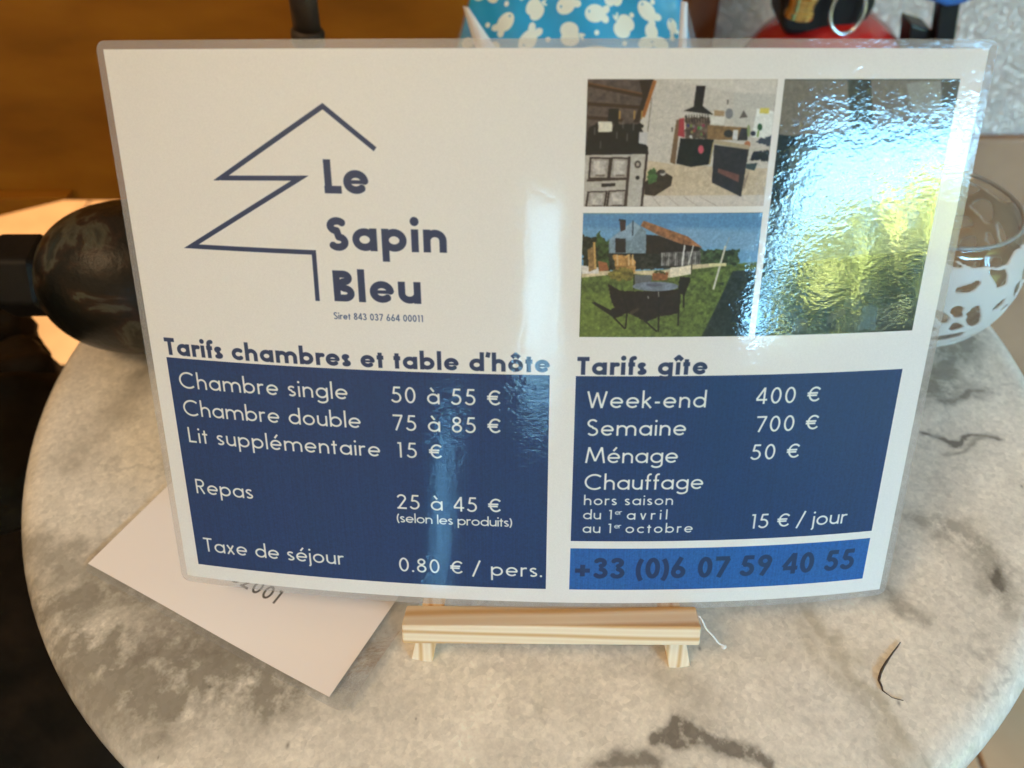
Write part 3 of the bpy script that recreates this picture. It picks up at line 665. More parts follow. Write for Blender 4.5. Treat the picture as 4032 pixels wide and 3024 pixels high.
# ------------------------------------------------------------------ marble table
TX, TY, TR = -0.525, 181.2, 287.4
def paint_marble():
    ppm = 3.0; N = int(600*ppm); x0, y0 = TX-300, TY-300
    yy, xx = np.mgrid[0:N, 0:N]; X = x0+(xx+.5)/ppm; Y = y0+600-(yy+.5)/ppm
    dx = (fbm(N, N, 90, 5)-.5)*26; dy = (fbm(N, N, 90, 5)-.5)*26
    Xd, Yd = X+dx, Y+dy
    base = np.array([.88, .825, .73]); grey = np.array([.31, .28, .23]); dark = np.array([.10, .085, .07]); tan = np.array([.44, .38, .26])
    lin = np.ones((N, N, 3))*base
    lin *= 1+(fbm(N, N, 70, 5)[..., None]-.5)*.36
    gr = fbm(N, N, 5, 3, .8); lin *= 1+(gr[..., None]-.5)*.34
    rg = 1-np.abs(fbm(N, N, 130, 6, .6)-.5)*2; lin *= 1-np.clip(rg[..., None]-.93, 0, 1)*3.2*np.clip(fbm(N, N, 160, 3)[..., None]*3-1.2, 0, 1)
    def lay(mask, col, a): lin[:] = lin*(1-mask[..., None]*a)+np.array(col)*mask[..., None]*a
    def vein(pts, w, col, a, rough=.5):
        d = np.full((N, N), 1e9)
        for (ax, ay), (bx, by) in zip(pts[:-1], pts[1:]):
            vx, vy = bx-ax, by-ay; L2 = vx*vx+vy*vy; t = np.clip(((Xd-ax)*vx+(Yd-ay)*vy)/L2, 0, 1); d = np.minimum(d, np.hypot(Xd-ax-t*vx, Yd-ay-t*vy))
        m = np.exp(-(d/w)**2)*np.clip(1+(fbm(N, N, 22, 5, .7)-.5)*4*rough, 0, 1.6); lay(np.clip(m, 0, 1), col, a)
    vein([(-262, 52), (-228, 34), (-196, 30), (-150, 45)], 12, grey, .75); vein([(-236, 12), (-205, 16), (-175, 18), (-150, 10), (-120, -2)], 11, grey, .95, .8)
    vein([(-205, -8), (-175, -22), (-140, -24), (-110, -20), (-86, -8)], 21, grey, .95, .7); vein([(-200, -22), (-165, -40), (-148, -46)], 8, grey, .75)
    vein([(-168, -4), (-130, -12), (-100, -4)], 10, dark*2.0, .6, .9)
    vein([(-245, 90), (-232, 130), (-228, 180)], 11, grey*1.3, .5); vein([(-233, 160), (-215, 172)], 7, grey, .6)
    vein([(200, 150), (225, 160), (240, 180), (262, 205)], 12, grey*.9, .9, .7); vein([(222, 146), (236, 151), (252, 157)], 3, dark*1.6, .8)
    vein([(207, 124), (222, 121), (243, 115)], 1.8, dark, .85); vein([(222, 112), (243, 117)], 2.2, grey, .7)
    vein([(196, 66), (206, 50), (214, 36), (221, 20)], 9, grey*1.15, .75, .9); vein([(215, 34), (221, 24)], 3.4, dark, .85)
    vein([(158, 26), (172, 16)], 5, grey*1.1, .7); vein([(52, -46), (64, -41), (78, -44), (92, -46), (100, -49)], 3.6, dark*1.3, .85, .9); vein([(30, -54), (48, -55)], 4, dark*1.5, .8)
    vein([(122, 24), (134, 2), (142, -17), (153, -45), (160, -70)], 2.8, tan, .55); vein([(118, 12), (137, -22), (149, -56)], 5, tan, .35)
    vein([(60, -16), (76, -30)], 9, grey*1.6, .45); vein([(-120, 160), (-20, 230), (80, 210), (160, 260)], 14, grey, .6); vein([(-150, 300), (-40, 330), (60, 400)], 10, grey, .6)
    vein([(-60, -85), (0, -78), (60, -84)], 9, grey*1.4, .5)
    for _ in range(70):                                            # small dark specks and pits
        a, r = rng.random()*6.28, rng.random()**.5*280; cx, cy = TX+r*math.cos(a), TY+r*math.sin(a); s = .35+rng.random()*.5
        i0, j0 = int((y0+600-cy)*ppm), int((cx-x0)*ppm); sl = (slice(max(0, i0-6), i0+7), slice(max(0, j0-6), j0+7))
        mm = np.exp(-(((X[sl]-cx)/s)**2+((Y[sl]-cy)/(s*1.7))**2)); lin[sl] = lin[sl]*(1-mm[..., None]*.7)+dark*mm[..., None]*.7
    lin = np.clip(lin, 0, 1)
    return np.where(lin <= .0031308, lin*12.92, 1.055*lin**(1/2.4)-.055)
MARB = image_from('marble_colour', paint_marble())
m = M('marble'); tx = m.n('ShaderNodeTexImage', _image=MARB); mp = m.n('ShaderNodeMapping', Location=(.5, .5, 0), Scale=(1/.6, 1/.6, 1)); m.l(m.co.outputs['Object'], mp.inputs[0]); m.l(mp.outputs[0], tx.inputs[0])
mx = m.n('ShaderNodeMixRGB', _blend_type='MULTIPLY', Fac=1.0); m.l(tx.outputs[0], mx.inputs[1])
vo = m.n('ShaderNodeTexVoronoi', Scale=400); m.l(m.co.outputs['Object'], vo.inputs['Vector'])
m.l(m.ramp(vo.outputs['Color'], [(0, (.80, .80, .79, 1)), (1, (1.0, 1.0, 1.0, 1))]), mx.inputs[2]); m.l(mx.outputs[0], m.b.inputs['Base Color'])
m.set(Roughness=.3, Specular_IOR_Level=.5, Coat_Weight=.35, Coat_Roughness=.12); m.l(m.bump(m.noise(160, 3), .12, .0006), m.b.inputs['Normal']); MARBLE = m.m
table = thing('bistro_table', 'round marble-topped table with a rounded rim under the price sheet', 'table', (TX, TY, 0))
prof = [(0, -24), (TR-10, -24), (TR-4, -22.5), (TR-1, -19), (TR, -13), (TR-.8, -9), (TR-3, -5), (TR-6.5, -2.2), (TR-11, -.6), (TR-16, 0), (TR-60, 0), (0, 0)]
V, F = lathe(prof, (TX, TY, 0), seg=160); F = [f if len(f) < 100 else f for f in F]
top = obj('table_top', V, F, MARBLE, table, sharp=60)
obj('pedestal', *lathe([(60, -40), (45, -44), (22, -90), (19, -300), (26, -560), (40, -640), (60, -660)], (TX, TY, 0)), IRON, table, sharp=40)
obj('top_plate', *lathe([(110, -39), (110, -25), (0, -25)][::-1][1:], (TX, TY, 0)), IRON, table, sharp=40)
obj('base', *lathe([(0, FZ+60), (50, FZ+58), (160, FZ+30), (215, FZ+14), (220, FZ+1)][::-1], (TX, TY, 0)), IRON, table, sharp=40)

# ------------------------------------------------------------------ the laminated price sheet
FILM = film_material('laminate_film')
CARDIMG = image_from('price_sheet_print', paint_card())
PRINT = print_material('price_sheet_print', CARDIMG)
sheet = thing('price_sheet', 'laminated sheet of room prices with a blue fir outline, leaning on the easel', 'sign', (0, 0, 30))
xs, ys = np.linspace(0, 297, 100), np.linspace(0, 210, 71)
Vf, Ff = grid(lambda x, y: card(x, y, .13), xs, ys); Vb, Fb = grid(lambda x, y: card(x, y, -.13), xs, ys)
n, N = len(xs), len(Vf)
edge = list(range(n))+[j*n+n-1 for j in range(1, len(ys))]+[(len(ys)-1)*n+i for i in range(n-2, -1, -1)]+[j*n for j in range(len(ys)-2, 0, -1)]
Fe = [(a, b, b+N, a+N) for a, b in zip(edge, edge[1:]+edge[:1])]
uv = [(x/297, 1-y/210) for y in ys for x in xs]*2
obj('paper', Vf+Vb, [f[::-1] for f in Ff]+[tuple(i+N for i in f) for f in Fb]+Fe, PRINT, sheet, uv=uv, sharp=60)
def film_ring(surf, W, H, ml, mt, mr, mb, rc, nseg=60):
    """clear margin between the paper edge and the rounded outer edge"""
    def side(a, b, n): return [(a[0]+(b[0]-a[0])*i/n, a[1]+(b[1]-a[1])*i/n) for i in range(n)]
    inner, outer = [], []
    x0, x1, y0, y1 = -ml, W+mr, -mt, H+mb
    cs = [((0, 0), (x0, y0), (1, 1), 180), ((W, 0), (x1, y0), (-1, 1), 270), ((W, H), (x1, y1), (-1, -1), 0), ((0, H), (x0, y1), (1, -1), 90)]
    for k in range(4):
        ci, co, sg, a0 = cs[k]; cn, con, sgn, _ = cs[(k+1) % 4]
        cc = (co[0]+sg[0]*rc, co[1]+sg[1]*rc)
        for i in range(7):
            a = math.radians(a0+90*i/6); inner.append((ci[0], ci[1])); outer.append((cc[0]+rc*math.cos(a), cc[1]+rc*math.sin(a)))
        pa = outer[-1]; ccn = (con[0]+sgn[0]*rc, con[1]+sgn[1]*rc); an = math.radians(cs[(k+1) % 4][3]); pb = (ccn[0]+rc*math.cos(an), ccn[1]+rc*math.sin(an))
        inner += side(ci, cn, nseg)[1:]; outer += side(pa, pb, nseg)[1:]
    rows = []
    for f in (0, .12, .5, .9, 1.): rows.append([(a[0]+(b[0]-a[0])*f, a[1]+(b[1]-a[1])*f, f) for a, b in zip(inner, outer)])
    V, F = [], []; m = len(inner)
    for off in (1, -1):
        for r in rows:
            for (x, y, f) in r: V.append(surf(x, y, off*(.16-.10*f)))
    R = len(rows)
    for s in (0, 1):
        b = s*R*m
        for j in range(R-1):
            for i in range(m):
                k = (i+1) % m; q = (b+j*m+i, b+j*m+k, b+(j+1)*m+k, b+(j+1)*m+i); F.append(q if s == 0 else q[::-1])
    for i in range(m):
        k = (i+1) % m; F.append(((R-1)*m+i, (R-1)*m+k, R*m+(R-1)*m+k, R*m+(R-1)*m+i))
    return V, F
V, F = film_ring(card, 297, 210, 2.9, 2.8, 3.2, 3.0, 3.5)
obj('laminate_film', V, F, FILM, sheet, sharp=50)

# ------------------------------------------------------------------ little easel
easel = thing('mini_easel', 'small raw pine easel holding up the price sheet', 'easel', tuple(easel_pt(9, -20, 0)))
def rot_s(x, s): return x, s+(x-9)*.022
lx0, lx1 = -51., 68.8
c8 = []
for s_, n0, n1 in ((-12.6, -1.6, 11), (-3.4, -2.2, 11)):
    for x, n_ in ((lx0, n1), (lx1, n1), (lx1, n0), (lx0, n0)):
        xx, ss = rot_s(x, s_); c8.append(easel_pt(xx, ss, n_))
bevel(obj('ledge', *hexa(c8), PINE, easel, smooth=False), .7)
def stick(name, a, b, w, t0, t1, lab=None, lean=True):
    """flat stick in the easel plane from (x,s) a to b, n from t0 to t1"""
    a, b = np.array(a, float), np.array(b, float); d = b-a; d /= np.hypot(*d); k = np.array([-d[1], d[0]])*w/2
    c = [(a-k), (a+k), (b+k), (b-k)]
    V, F = hexa([easel_pt(p[0], p[1], t1-.058*p[1]) for p in c]+[easel_pt(p[0], p[1], t0-.058*p[1]) for p in c])
    return bevel(obj(name, V, F, PINE_LEG, easel, smooth=False, sharp=None, label=lab), .5)
stick('leg', (-45.6, -32.6), (4, 205), 9.2, -8.6, -2.4)
stick('leg', (64.2, -32.6), (14, 205), 9.2, -8.6, -2.4, 'pine leg with a paler foot')
stick('crossbar', (-33, 70), (51, 70), 8, -14.8, -8.7)
stick('top_bar', (-4, 197), (22, 197), 9, -14.8, -8.7)
V, F = hexa([(4, 150, 0), (14, 150, 0), (14, 157, 0), (4, 157, 0), (4, 107, 203), (14, 107, 203), (14, 114, 203), (4, 114, 203)]); bevel(obj('rear_leg', V, F, PINE, easel, smooth=False), .5)
a, b = at(2752, 2425, -13), at(2850, 2545, -16)
pts = [a+(b-a)*t+np.array([0, 0, -2.2*math.sin(t*3.1)+.5*math.sin(t*14)]) for t in np.linspace(0, 1, 16)]
string = thing('string', 'short white string hanging from the right end of the easel ledge', 'string', tuple(a))
obj('cord', *tube(pts, .42, 8), WHITE_PLASTIC, string); obj('knot', *lathe([(0, -1.2), (.9, -.8), (1.1, 0), (.8, .8), (0, 1.1)], b, seg=12), WHITE_PLASTIC, string)
string.name = 'white_string'

# ------------------------------------------------------------------ laminated slip lying under the sheet
SL, SB = np.array([-209.7, 31.4]), np.array([-81.8, -30.1]); e1 = (SB-SL)/np.linalg.norm(SB-SL); e2 = np.array([-e1[1], e1[0]]); SW, SH = float(np.linalg.norm(SB-SL)), 104.
def slip_surf(x, y, off=0.):
    # x along the lower edge, y measured from the far edge down to the lower edge
    u = SL+e1*x+e2*(SH-y)
    lift = .8+max(0, x-SW*.55)**2*.0004+.5*math.sin(x/23.)*math.exp(-((y-SH)/30)**2)
    if x > SW: lift += (x-SW)*.22*math.sin(min(1, max(0, (SH-y)/60+.25))*3.1)
    return np.array([u[0], u[1], lift+off])
def paint_slip():
    ppm = 8; W, H = int(SW*ppm), int(SH*ppm); a = np.ones((H, W, 3))*C(250, 244, 242)
    cov = np.zeros((H, W))
    def loc(p): d = np.array(p)-SL; return d@e1, SH-d@e2
    x1, y1 = loc((-116.2, 12.9)); x0 = x1-26
    draw_text(cov, ppm, '62001', x0, x1+1.2, y1, 6.8, w=.15, X=.62, sx=1.25)
    cov = blur(cov, 1)[..., None]*.9; a = a*(1-cov)+C(70, 64, 60)*cov
    return a
xs2, ys2 = np.linspace(0, SW, 60), np.linspace(0, SH, 40)
Vf, Ff = grid(lambda x, y: slip_surf(x, y, .12), xs2, ys2); Vb, Fb = grid(lambda x, y: slip_surf(x, y, -.12), xs2, ys2); n, N = 60, len(Vf)
edge = list(range(n))+[j*n+n-1 for j in range(1, 40)]+[39*n+i for i in range(n-2, -1, -1)]+[j*n for j in range(38, 0, -1)]
Fe = [(a, b, b+N, a+N) for a, b in zip(edge, edge[1:]+edge[:1])]
slip = thing('laminated_slip', 'small white laminated slip lying askew on the marble, half under the price sheet', 'slip', (SL[0], SL[1], 0))
obj('paper', Vf+Vb, [f[::-1] for f in Ff]+[tuple(i+N for i in f) for f in Fb]+Fe, print_material('slip_print', image_from('slip_print', paint_slip()), .00009), slip, uv=[(x/SW, 1-y/SH) for y in ys2 for x in xs2]*2, sharp=60)
obj('laminate_film', *film_ring(slip_surf, SW, SH, .3, .3, 10.5, 3.2, 4), film_material('slip_film', .07, .00012, .16), slip, sharp=50)

# ------------------------------------------------------------------ hair on the marble
hp = [onz(*q)[:2] for q in [(3545, 2530), (3500, 2590), (3470, 2640), (3460, 2680), (3475, 2720), (3510, 2748), (3580, 2765)]]
pts = []
for i in range(len(hp)-1):
    for t in (0, .33, .66): p = hp[i]+(hp[i+1]-hp[i])*t; pts.append((p[0]+random.uniform(-.12, .12), p[1]+random.uniform(-.12, .12), .4))
o = obj('dark_fibre', *tube(pts, [.18+.42*math.sin(math.pi*min(1, i/14))*random.uniform(.7, 1) for i in range(len(pts))], 6), M('fibre').simple((.03, .02, .015, 1), (.09, .06, .045, 1), 900, .8), cat='fibre', label='thin dark curved fibre lying on the marble at the lower right')

# ------------------------------------------------------------------ glass candle bowl with white lace
BC, BR = np.array([217.4, 211.5, 51.8]), 51.5
GLASS = M('clear_glass'); GLASS.t.nodes.remove(GLASS.b)
tr = GLASS.n('ShaderNodeBsdfTransparent', Color=(.93, .92, .90, 1)); gl = GLASS.n('ShaderNodeBsdfGlossy', Roughness=.03); lw = GLASS.n('ShaderNodeLayerWeight', Blend=.5)
mx = GLASS.n('ShaderNodeMixShader'); GLASS.l(GLASS.math('ADD', GLASS.math('MULTIPLY', GLASS.math('POWER', lw.outputs[1], 4), .6), .05), mx.inputs[0]); GLASS.l(tr.outputs[0], mx.inputs[1]); GLASS.l(gl.outputs[0], mx.inputs[2]); GLASS.l(mx.outputs[0], GLASS.out.inputs[0]); GLASS = GLASS.m
bowl = thing('candle_bowl', 'round glass bowl with white lace relief behind the right edge of the sheet', 'candle holder', (BC[0], BC[1], 0))
angs = np.linspace(-90, 37, 30)
prof = [(BR*math.cos(math.radians(a)), BR*math.sin(math.radians(a))) for a in angs]+[(41.6, 33), (40.6, 33)]+[((BR-2)*math.cos(math.radians(a)), (BR-2)*math.sin(math.radians(a))) for a in angs[::-1]]
prof[0] = (0, prof[0][1]); prof[-1] = (0, prof[-1][1])
obj('glass', *lathe(prof, BC, seg=80), GLASS, bowl)
RIMG = M('glass_rim').simple((.24, .24, .23, 1), (.30, .30, .29, 1), 40, .12)
obj('rim', *tube([BC+np.array([41*math.cos(a), 41*math.sin(a), 33.6]) for a in np.linspace(0, 2*math.pi, 65)[:-1]], 1.1, 10, True), RIMG, bowl)
LACE = M('white_ceramic'); LACE.set(Base_Color=(.88, .84, .78, 1), Roughness=.45); lt = LACE.n('ShaderNodeBsdfTranslucent', Color=(.8, .76, .7, 1)); lm = LACE.n('ShaderNodeMixShader', Fac=.42); LACE.l(LACE.b.outputs[0], lm.inputs[1]); LACE.l(lt.outputs[0], lm.inputs[2]); LACE.l(lm.outputs[0], LACE.out.inputs[0]); LACE = LACE.m
def lace():
    r = np.random.default_rng(11); K = 190
    i = np.arange(K)+.5; ph = np.arccos(1-2*i/K); th = math.pi*(1+5**.5)*i; seeds = np.stack([np.cos(th)*np.sin(ph), np.sin(th)*np.sin(ph), np.cos(ph)], -1)+r.normal(size=(K, 3))*.10; seeds /= np.linalg.norm(seeds, axis=1)[:, None]
    nu, nv = 260, 130; A = np.linspace(0, 2*math.pi, nu+1)[:-1]; E = np.radians(np.linspace(-80, 33, nv))
    P = np.array([[(math.cos(e)*math.cos(a), math.cos(e)*math.sin(a), math.sin(e)) for a in A] for e in E])
    sw = P+np.stack([.10*np.sin(P[..., 2]*9+P[..., 0]*5), .10*np.sin(P[..., 0]*8+1), .08*np.sin(P[..., 1]*9)], -1); sw /= np.linalg.norm(sw, axis=-1)[..., None]
    d = np.linalg.norm(sw[:, :, None]-seeds[None, None], axis=-1); d.sort(axis=-1); gap = d[..., 1]-d[..., 0]
    V = [BC+(BR+.7)*p for row in P for p in row]; F = []
    lim = 30+3*np.sin(A*7+1)+1.5*np.sin(A*13)
    for j in range(nv-1):
        for i in range(nu):
            k = (i+1) % nu; g = (gap[j, i]+gap[j+1, i]+gap[j, k]+gap[j+1, k])/4
            e = math.degrees(E[j])
            if e > lim[i]: continue
            if g < .088 or e < -68 or e > lim[i]-2.2: F.append((j*nu+i, j*nu+k, (j+1)*nu+k, (j+1)*nu+i))
    used = sorted({i for f in F for i in f}); ix = {a: b for b, a in enumerate(used)}
    return [V[a] for a in used], [tuple(ix[i] for i in f) for f in F]
o = obj('lace_relief', *lace(), LACE, bowl)
so = o.modifiers.new('solid', 'SOLIDIFY'); so.thickness = .0014; so.offset = 1
sm = o.modifiers.new('smooth', 'SMOOTH'); sm.factor = .7; sm.iterations = 5

# ------------------------------------------------------------------ dark barrel-shaped vessel lying on its side
m = M('mottled_glaze'); m.l(m.ramp(m.noise(22, 5, .6, dist=.8), [(.40, (.004, .004, .003, 1)), (.50, (.011, .008, .004, 1)), (.54, (.026, .013, .006, 1)), (.57, (.060, .058, .040, 1)), (.62, (.018, .016, .010, 1)), (.70, (.014, .026, .023, 1))]), m.b.inputs['Base Color']); m.set(Roughness=.34, Specular_IOR_Level=.22)
m.l(m.bump(m.noise(110, 5, .7), .5, .0012), m.b.inputs['Normal']); GLAZE = m.m
BV = np.array([-228., 196., 43.5]); ax = np.array([1., .10, -.06])
pot = thing('barrel_vessel', 'dark mottled barrel-shaped vessel lying on its side behind the left edge of the sheet', 'vessel', tuple(BV-[0, 0, 50]))
prof = [(0, -53), (20, -52.6)]+[(44.5*math.sin(t)**.80, -2-54*math.cos(t)) for t in np.linspace(.42, 2.7, 26)]+[(16, 50), (0, 51)]
obj('body', *lathe(prof, BV, ax, 96), GLAZE, pot)
NECK = M('black_neck').simple((.004, .003, .002, 1), (.012, .008, .005, 1), 50, .5, (120, .3, .001), Specular_IOR_Level=.15)
u_, v_, d_ = frame(ax)
nk = bevel(obj('neck', *lathe([(20, -80), (24.5, -77), (24.5, -55), (21, -50)], BV+np.array([2, 0, 2]), ax, 6, ref=(0, .5, 1)), NECK, pot, smooth=False), 7, 4)
# dark lumps, with black masses added for the shaded floor left of the table
shade_lumps = thing('dark_lumps_and_shade', 'dark lumps and added black masses for the shade left of the round table', 'shade_lumps', (-520, 100, FZ))
BLACK = M('lump_and_shade_black').simple((.003, .003, .002, 1), (.018, .011, .006, 1), 25, .5, (80, .4, .002), Specular_IOR_Level=.12)
def blob(c, r, seed=0, k=.12):
    V, F = lathe([(max(.0, math.sin(t))*1, -math.cos(t)) for t in np.linspace(0, math.pi, 17)], (0, 0, 0), seg=28)
    rr = np.random.default_rng(seed); ph = rr.random(6)*6
    out = [np.array(c)+np.array(v)*np.array(r)*(1+k*math.sin(v[0]*4+ph[0])*math.cos(v[1]*5+ph[1])+k*.5*math.sin(v[2]*9+ph[2])) for v in V]
    return out, F
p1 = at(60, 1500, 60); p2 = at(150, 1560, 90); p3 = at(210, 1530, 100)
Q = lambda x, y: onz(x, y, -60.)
obj('dark_lumps', *merge(blob(Q(5, 1370), (22, 30, 24), 1), blob(Q(90, 1450), (18, 24, 20), 2), blob(Q(165, 1520), (13, 20, 17), 3, .06), blob(Q(40, 1560), (34, 40, 34), 5), blob(Q(-20, 1760), (44, 60, 40), 4), blob(Q(-60, 1260), (26, 30, 30), 6)), BLACK, shade_lumps)
obj('shade_mound', *blob((-560, 40, -300), (270, 420, 75), 7, .05), BLACK, shade_lumps)
obj('shade_block', *box(-760, -330, -330, 420, FZ+2, -330), BLACK, shade_lumps, smooth=False)
obj('shade_back', *blob((-760, 60, -110), (60, 380, 280), 8, .06), BLACK, shade_lumps)

# ------------------------------------------------------------------ things behind the sheet
# orange-brown cabinet whose lower edge floats over floor brightened by the hidden light
pb = at(300, 792, 660); xr = at(2700, 100, 660)[0]
cab = thing('wooden_cabinet', 'orange-brown wooden cabinet behind the sheet at the upper left', 'cabinet', (-600, 660, FZ))
bevel(obj('front_panel', *box(-1500, xr, 660, 690, pb[2], 620), CABINET, cab, smooth=False), 3)
r0, r1, r2 = at(-40, 862, 640), at(265, 786, 640), at(-40, 776, 640)
V, F = hexa([r0, r1, r1+[0, 18, 0], r0+[0, 18, 0], r0+[0, 0, 28], r1+[0, 0, 3], r1+[0, 18, 3], r0+[0, 18, 28]]); bevel(obj('brace', V, F, CABINET, cab, smooth=False), 1)
for x in (-1470, xr-60): obj('leg', *box(x, x+50, 662, 688, FZ, pb[2]), CABINET, cab, smooth=False)
# iron candlestick
cb = at(1210, 120, 345)
stick_ = thing('iron_candlestick', 'dark iron stem with a collar, standing behind the top edge of the sheet', 'candlestick', (cb[0], 345, 0))
tp = at(1192, -10, 345); c0, c1 = at(1211, 128, 345), at(1213, 172, 345)
obj('stem', *tube([c0, tp, tp+(tp-c0)*.5], 8.6, 28), IRON, stick_); obj('collar', *lathe([(9, 0), (10.6, 1.5), (10.6, 9), (9.4, 10.5), (8.6, 11)], c1+np.array([0, 0, -1.]), c0-c1, 28), IRON, stick_, sharp=40)
obj('lower_stem', *tube([c1, (c1[0]+3, 345, 12)], [8.0, 9.5], 28), IRON, stick_); obj('base', *lathe([(0, 14), (11, 13), (30, 6), (42, 4), (43, 0)][::-1], (c1[0]+3, 345, 0), seg=48), IRON, stick_, sharp=40)
# gift bag
def paint_bag():
    W, H = 1000, 560; a = np.ones((H, W, 3))*C(38, 146, 190); a *= 1+(fbm(H, W, 120, 3)[..., None]-.5)*.12
    yy, xx = np.mgrid[0:H, 0:W]+.5
    cream = C(236, 230, 208); k = 1000/1680.
    def Z(x, y): return (x-210)*k, H-(345-y)*k         # crop coordinates -> bag print
    def ell(cx, cy, rx, ry, rot=0):
        X, Y = Z(cx, cy); c, s = math.cos(rot), math.sin(rot); dx, dy = (xx-X)/k, (yy-Y)/k; u, v = dx*c+dy*s, -dx*s+dy*c
        return np.clip((1-np.sqrt((u/rx)**2+(v/ry)**2))*min(rx, ry)*k+.5, 0, 1)
    m = np.zeros((H, W))
    def add(x): nonlocal m; m = np.maximum(m, x)
    def cut(x): nonlocal m; m = m*(1-x)
    def fish(cx, cy, sc_, rot):
        add(ell(cx, cy, 78*sc_, 58*sc_, rot)); dx, dy = math.cos(rot)*sc_, math.sin(rot)*sc_
        add(ell(cx+80*dx-28*dy, cy+80*dy+28*dx, 34*sc_, 26*sc_, rot+.6)); add(ell(cx+80*dx+28*dy, cy+80*dy-28*dx, 34*sc_, 26*sc_, rot-.6)); cut(ell(cx-45*dx, cy-45*dy-10*sc_, 8, 8))
    def apple(cx, cy, sc_, rot):
        c, s = math.cos(rot), math.sin(rot)
        for ox, oy, rx, ry in ((-26, 0, 48, 60), (26, 0, 48, 60), (0, -6, 50, 52)): add(ell(cx+(ox*c-oy*s)*sc_, cy+(ox*s+oy*c)*sc_, rx*sc_, ry*sc_, rot))
        add(ell(cx+(8*c+78*s)*sc_, cy+(8*s-78*c)*sc_, 9*sc_, 22*sc_, rot+.3)); add(ell(cx+(26*c+74*s)*sc_, cy+(26*s-74*c)*sc_, 22*sc_, 8*sc_, rot-.5))
    def flower(cx, cy, sc_):
        for t in (-1.57, .5, 2.64): add(ell(cx+55*sc_*math.cos(t), cy+55*sc_*math.sin(t), 58*sc_, 44*sc_, t))
        cut(ell(cx-5, cy+15, 8, 8))
    fish(520, 130, .95, 2.2); fish(705, 250, 1.05, -1.0); apple(1010, 205, 1.15, 1.45); fish(1200, 65, 1.0, .15); apple(1415, 165, 1.1, -.9); flower(1615, 260, 1.05)
    fish(1600, 60, 1.0, .9); apple(735, 45, 1.0, .8); fish(975, 10, 1.0, -.5); apple(1350, -30, 1.0, 0); fish(1775, 170, .6, 1.4); add(ell(1200, 325, 110, 45)); add(ell(470, 320, 40, 50)); add(ell(270, 300, 46, 40))
    flower(330, -60, 1.); fish(560, -120, 1., .4); apple(860, -150, 1., .3); flower(1130, -140, 1.); fish(1420, -170, 1., 2.5); apple(1650, -120, 1., -.4); fish(330, -260, 1, 0); apple(700, -300, 1, 0); flower(1300, -320, 1)
    for q in ((1210, 190), (1482, 90), (852, 247), (390, 165), (1410, 278), (1655, 5), (505, 8), (1760, 255), (1080, -60), (620, -30)): add(ell(*q, 18, 18))
    m = m[..., None]; return a*(1-m)+cream*m
m = M('bag_print'); tx = m.n('ShaderNodeTexImage', _image=image_from('bag_print', paint_bag())); m.l(m.co.outputs['UV'], tx.inputs[0]); m.l(tx.outputs[0], m.b.inputs['Base Color'])
m.set(Roughness=.35, Coat_Weight=.7, Coat_Roughness=.08); m.l(m.bump(m.noise(45, 3, dist=1.2), .6, .003), m.b.inputs['Coat Normal']); BAG = m.m
BY = 390.
L0, L1, R0, R1 = at(1788, 190, BY), at(1836, -10, BY), at(2742, 190, BY), at(2700, -10, BY)
sl = (L1-L0)/(L1[2]-L0[2]); sr = (R1-R0)/(R1[2]-R0[2])
bag = thing('gift_bag', 'shiny blue gift bag printed with cream apples and fish behind the sheet', 'gift bag', ((L0[0]+R0[0])/2, BY+30, 0))
ztop = 250.
def edgeL(z): zz = min(z, 190); return L0[0]+sl[0]*(zz-L0[2])*(1 if z < 190 else 1)
def edgeR(z): zz = min(z, 190); return R0[0]+sr[0]*(zz-R0[2])
def bagf(u, z): 
    a, b = edgeL(z)+3, edgeR(z)-3; x = a+(b-a)*u
    return np.array([x, BY-14*math.sin(math.pi*u)**.6*(1-.5*z/ztop)+1.5*math.sin(u*19+z/17.), z])
us = np.linspace(0, 1, 50); zs = np.linspace(.5, ztop, 40)
V, F = grid(bagf, us, zs); uvs = [(u, (z-.5-(L0[2]-.5)+0)/((b_ := 163)*.56)+.02) for z in zs for u in us]
uvs = [(u, ((z-L0[2])/(163*.56)+.0) % 1.0) for z in zs for u in us]
n0 = len(V); k = len(us)
Vb2 = [np.array([v[0], BY+62-(v[1]-BY)*.3, v[2]]) for v in V]
side = []
for j in range(len(zs)-1):
    side += [(j*k, (j+1)*k, n0+(j+1)*k, n0+j*k), (j*k+k-1, n0+j*k+k-1, n0+(j+1)*k+k-1, (j+1)*k+k-1)]
o = obj('pouch', list(V)+Vb2, F+[tuple(i+n0 for i in f)[::-1] for f in F]+side, BAG, bag, uv=uvs*2, sharp=50)
o.data.uv_layers[0].data  # printed on both faces
RIB = M('white_ribbon').simple((.74, .70, .68, 1), (.82, .78, .76, 1), 60, .4)
def strip(p, q, w0, w1, nm, lab):
    p, q = np.array(p), np.array(q); V = []
    for t in np.linspace(0, 1, 12):
        c = p+(q-p)*t; w = w0+(w1-w0)*t; V += [c-[w/2, 0, 0], c+[w/2, -2.0, 0], c+[w/2, -1.2, 0], c+[-w/2, .8, 0]]
    F = []
    for i in range(11):
        a = i*4
        for s in range(4): F.append((a+s, a+(s+1) % 4, a+4+(s+1) % 4, a+4+s))
    obj(nm, V, F, RIB, bag, label=lab)
strip(at(1834, 25, BY-22), at(1925, 215, BY-22), 3.5, 16, 'ribbon', 'pale ribbon slanting down the left of the bag')
strip(at(2694, 5, BY-14), at(2686, 215, BY-14), 4, 5.5, 'ribbon', 'lilac-white ribbon upright at the right of the bag')
CEL = film_material('cellophane', .10, .0003)
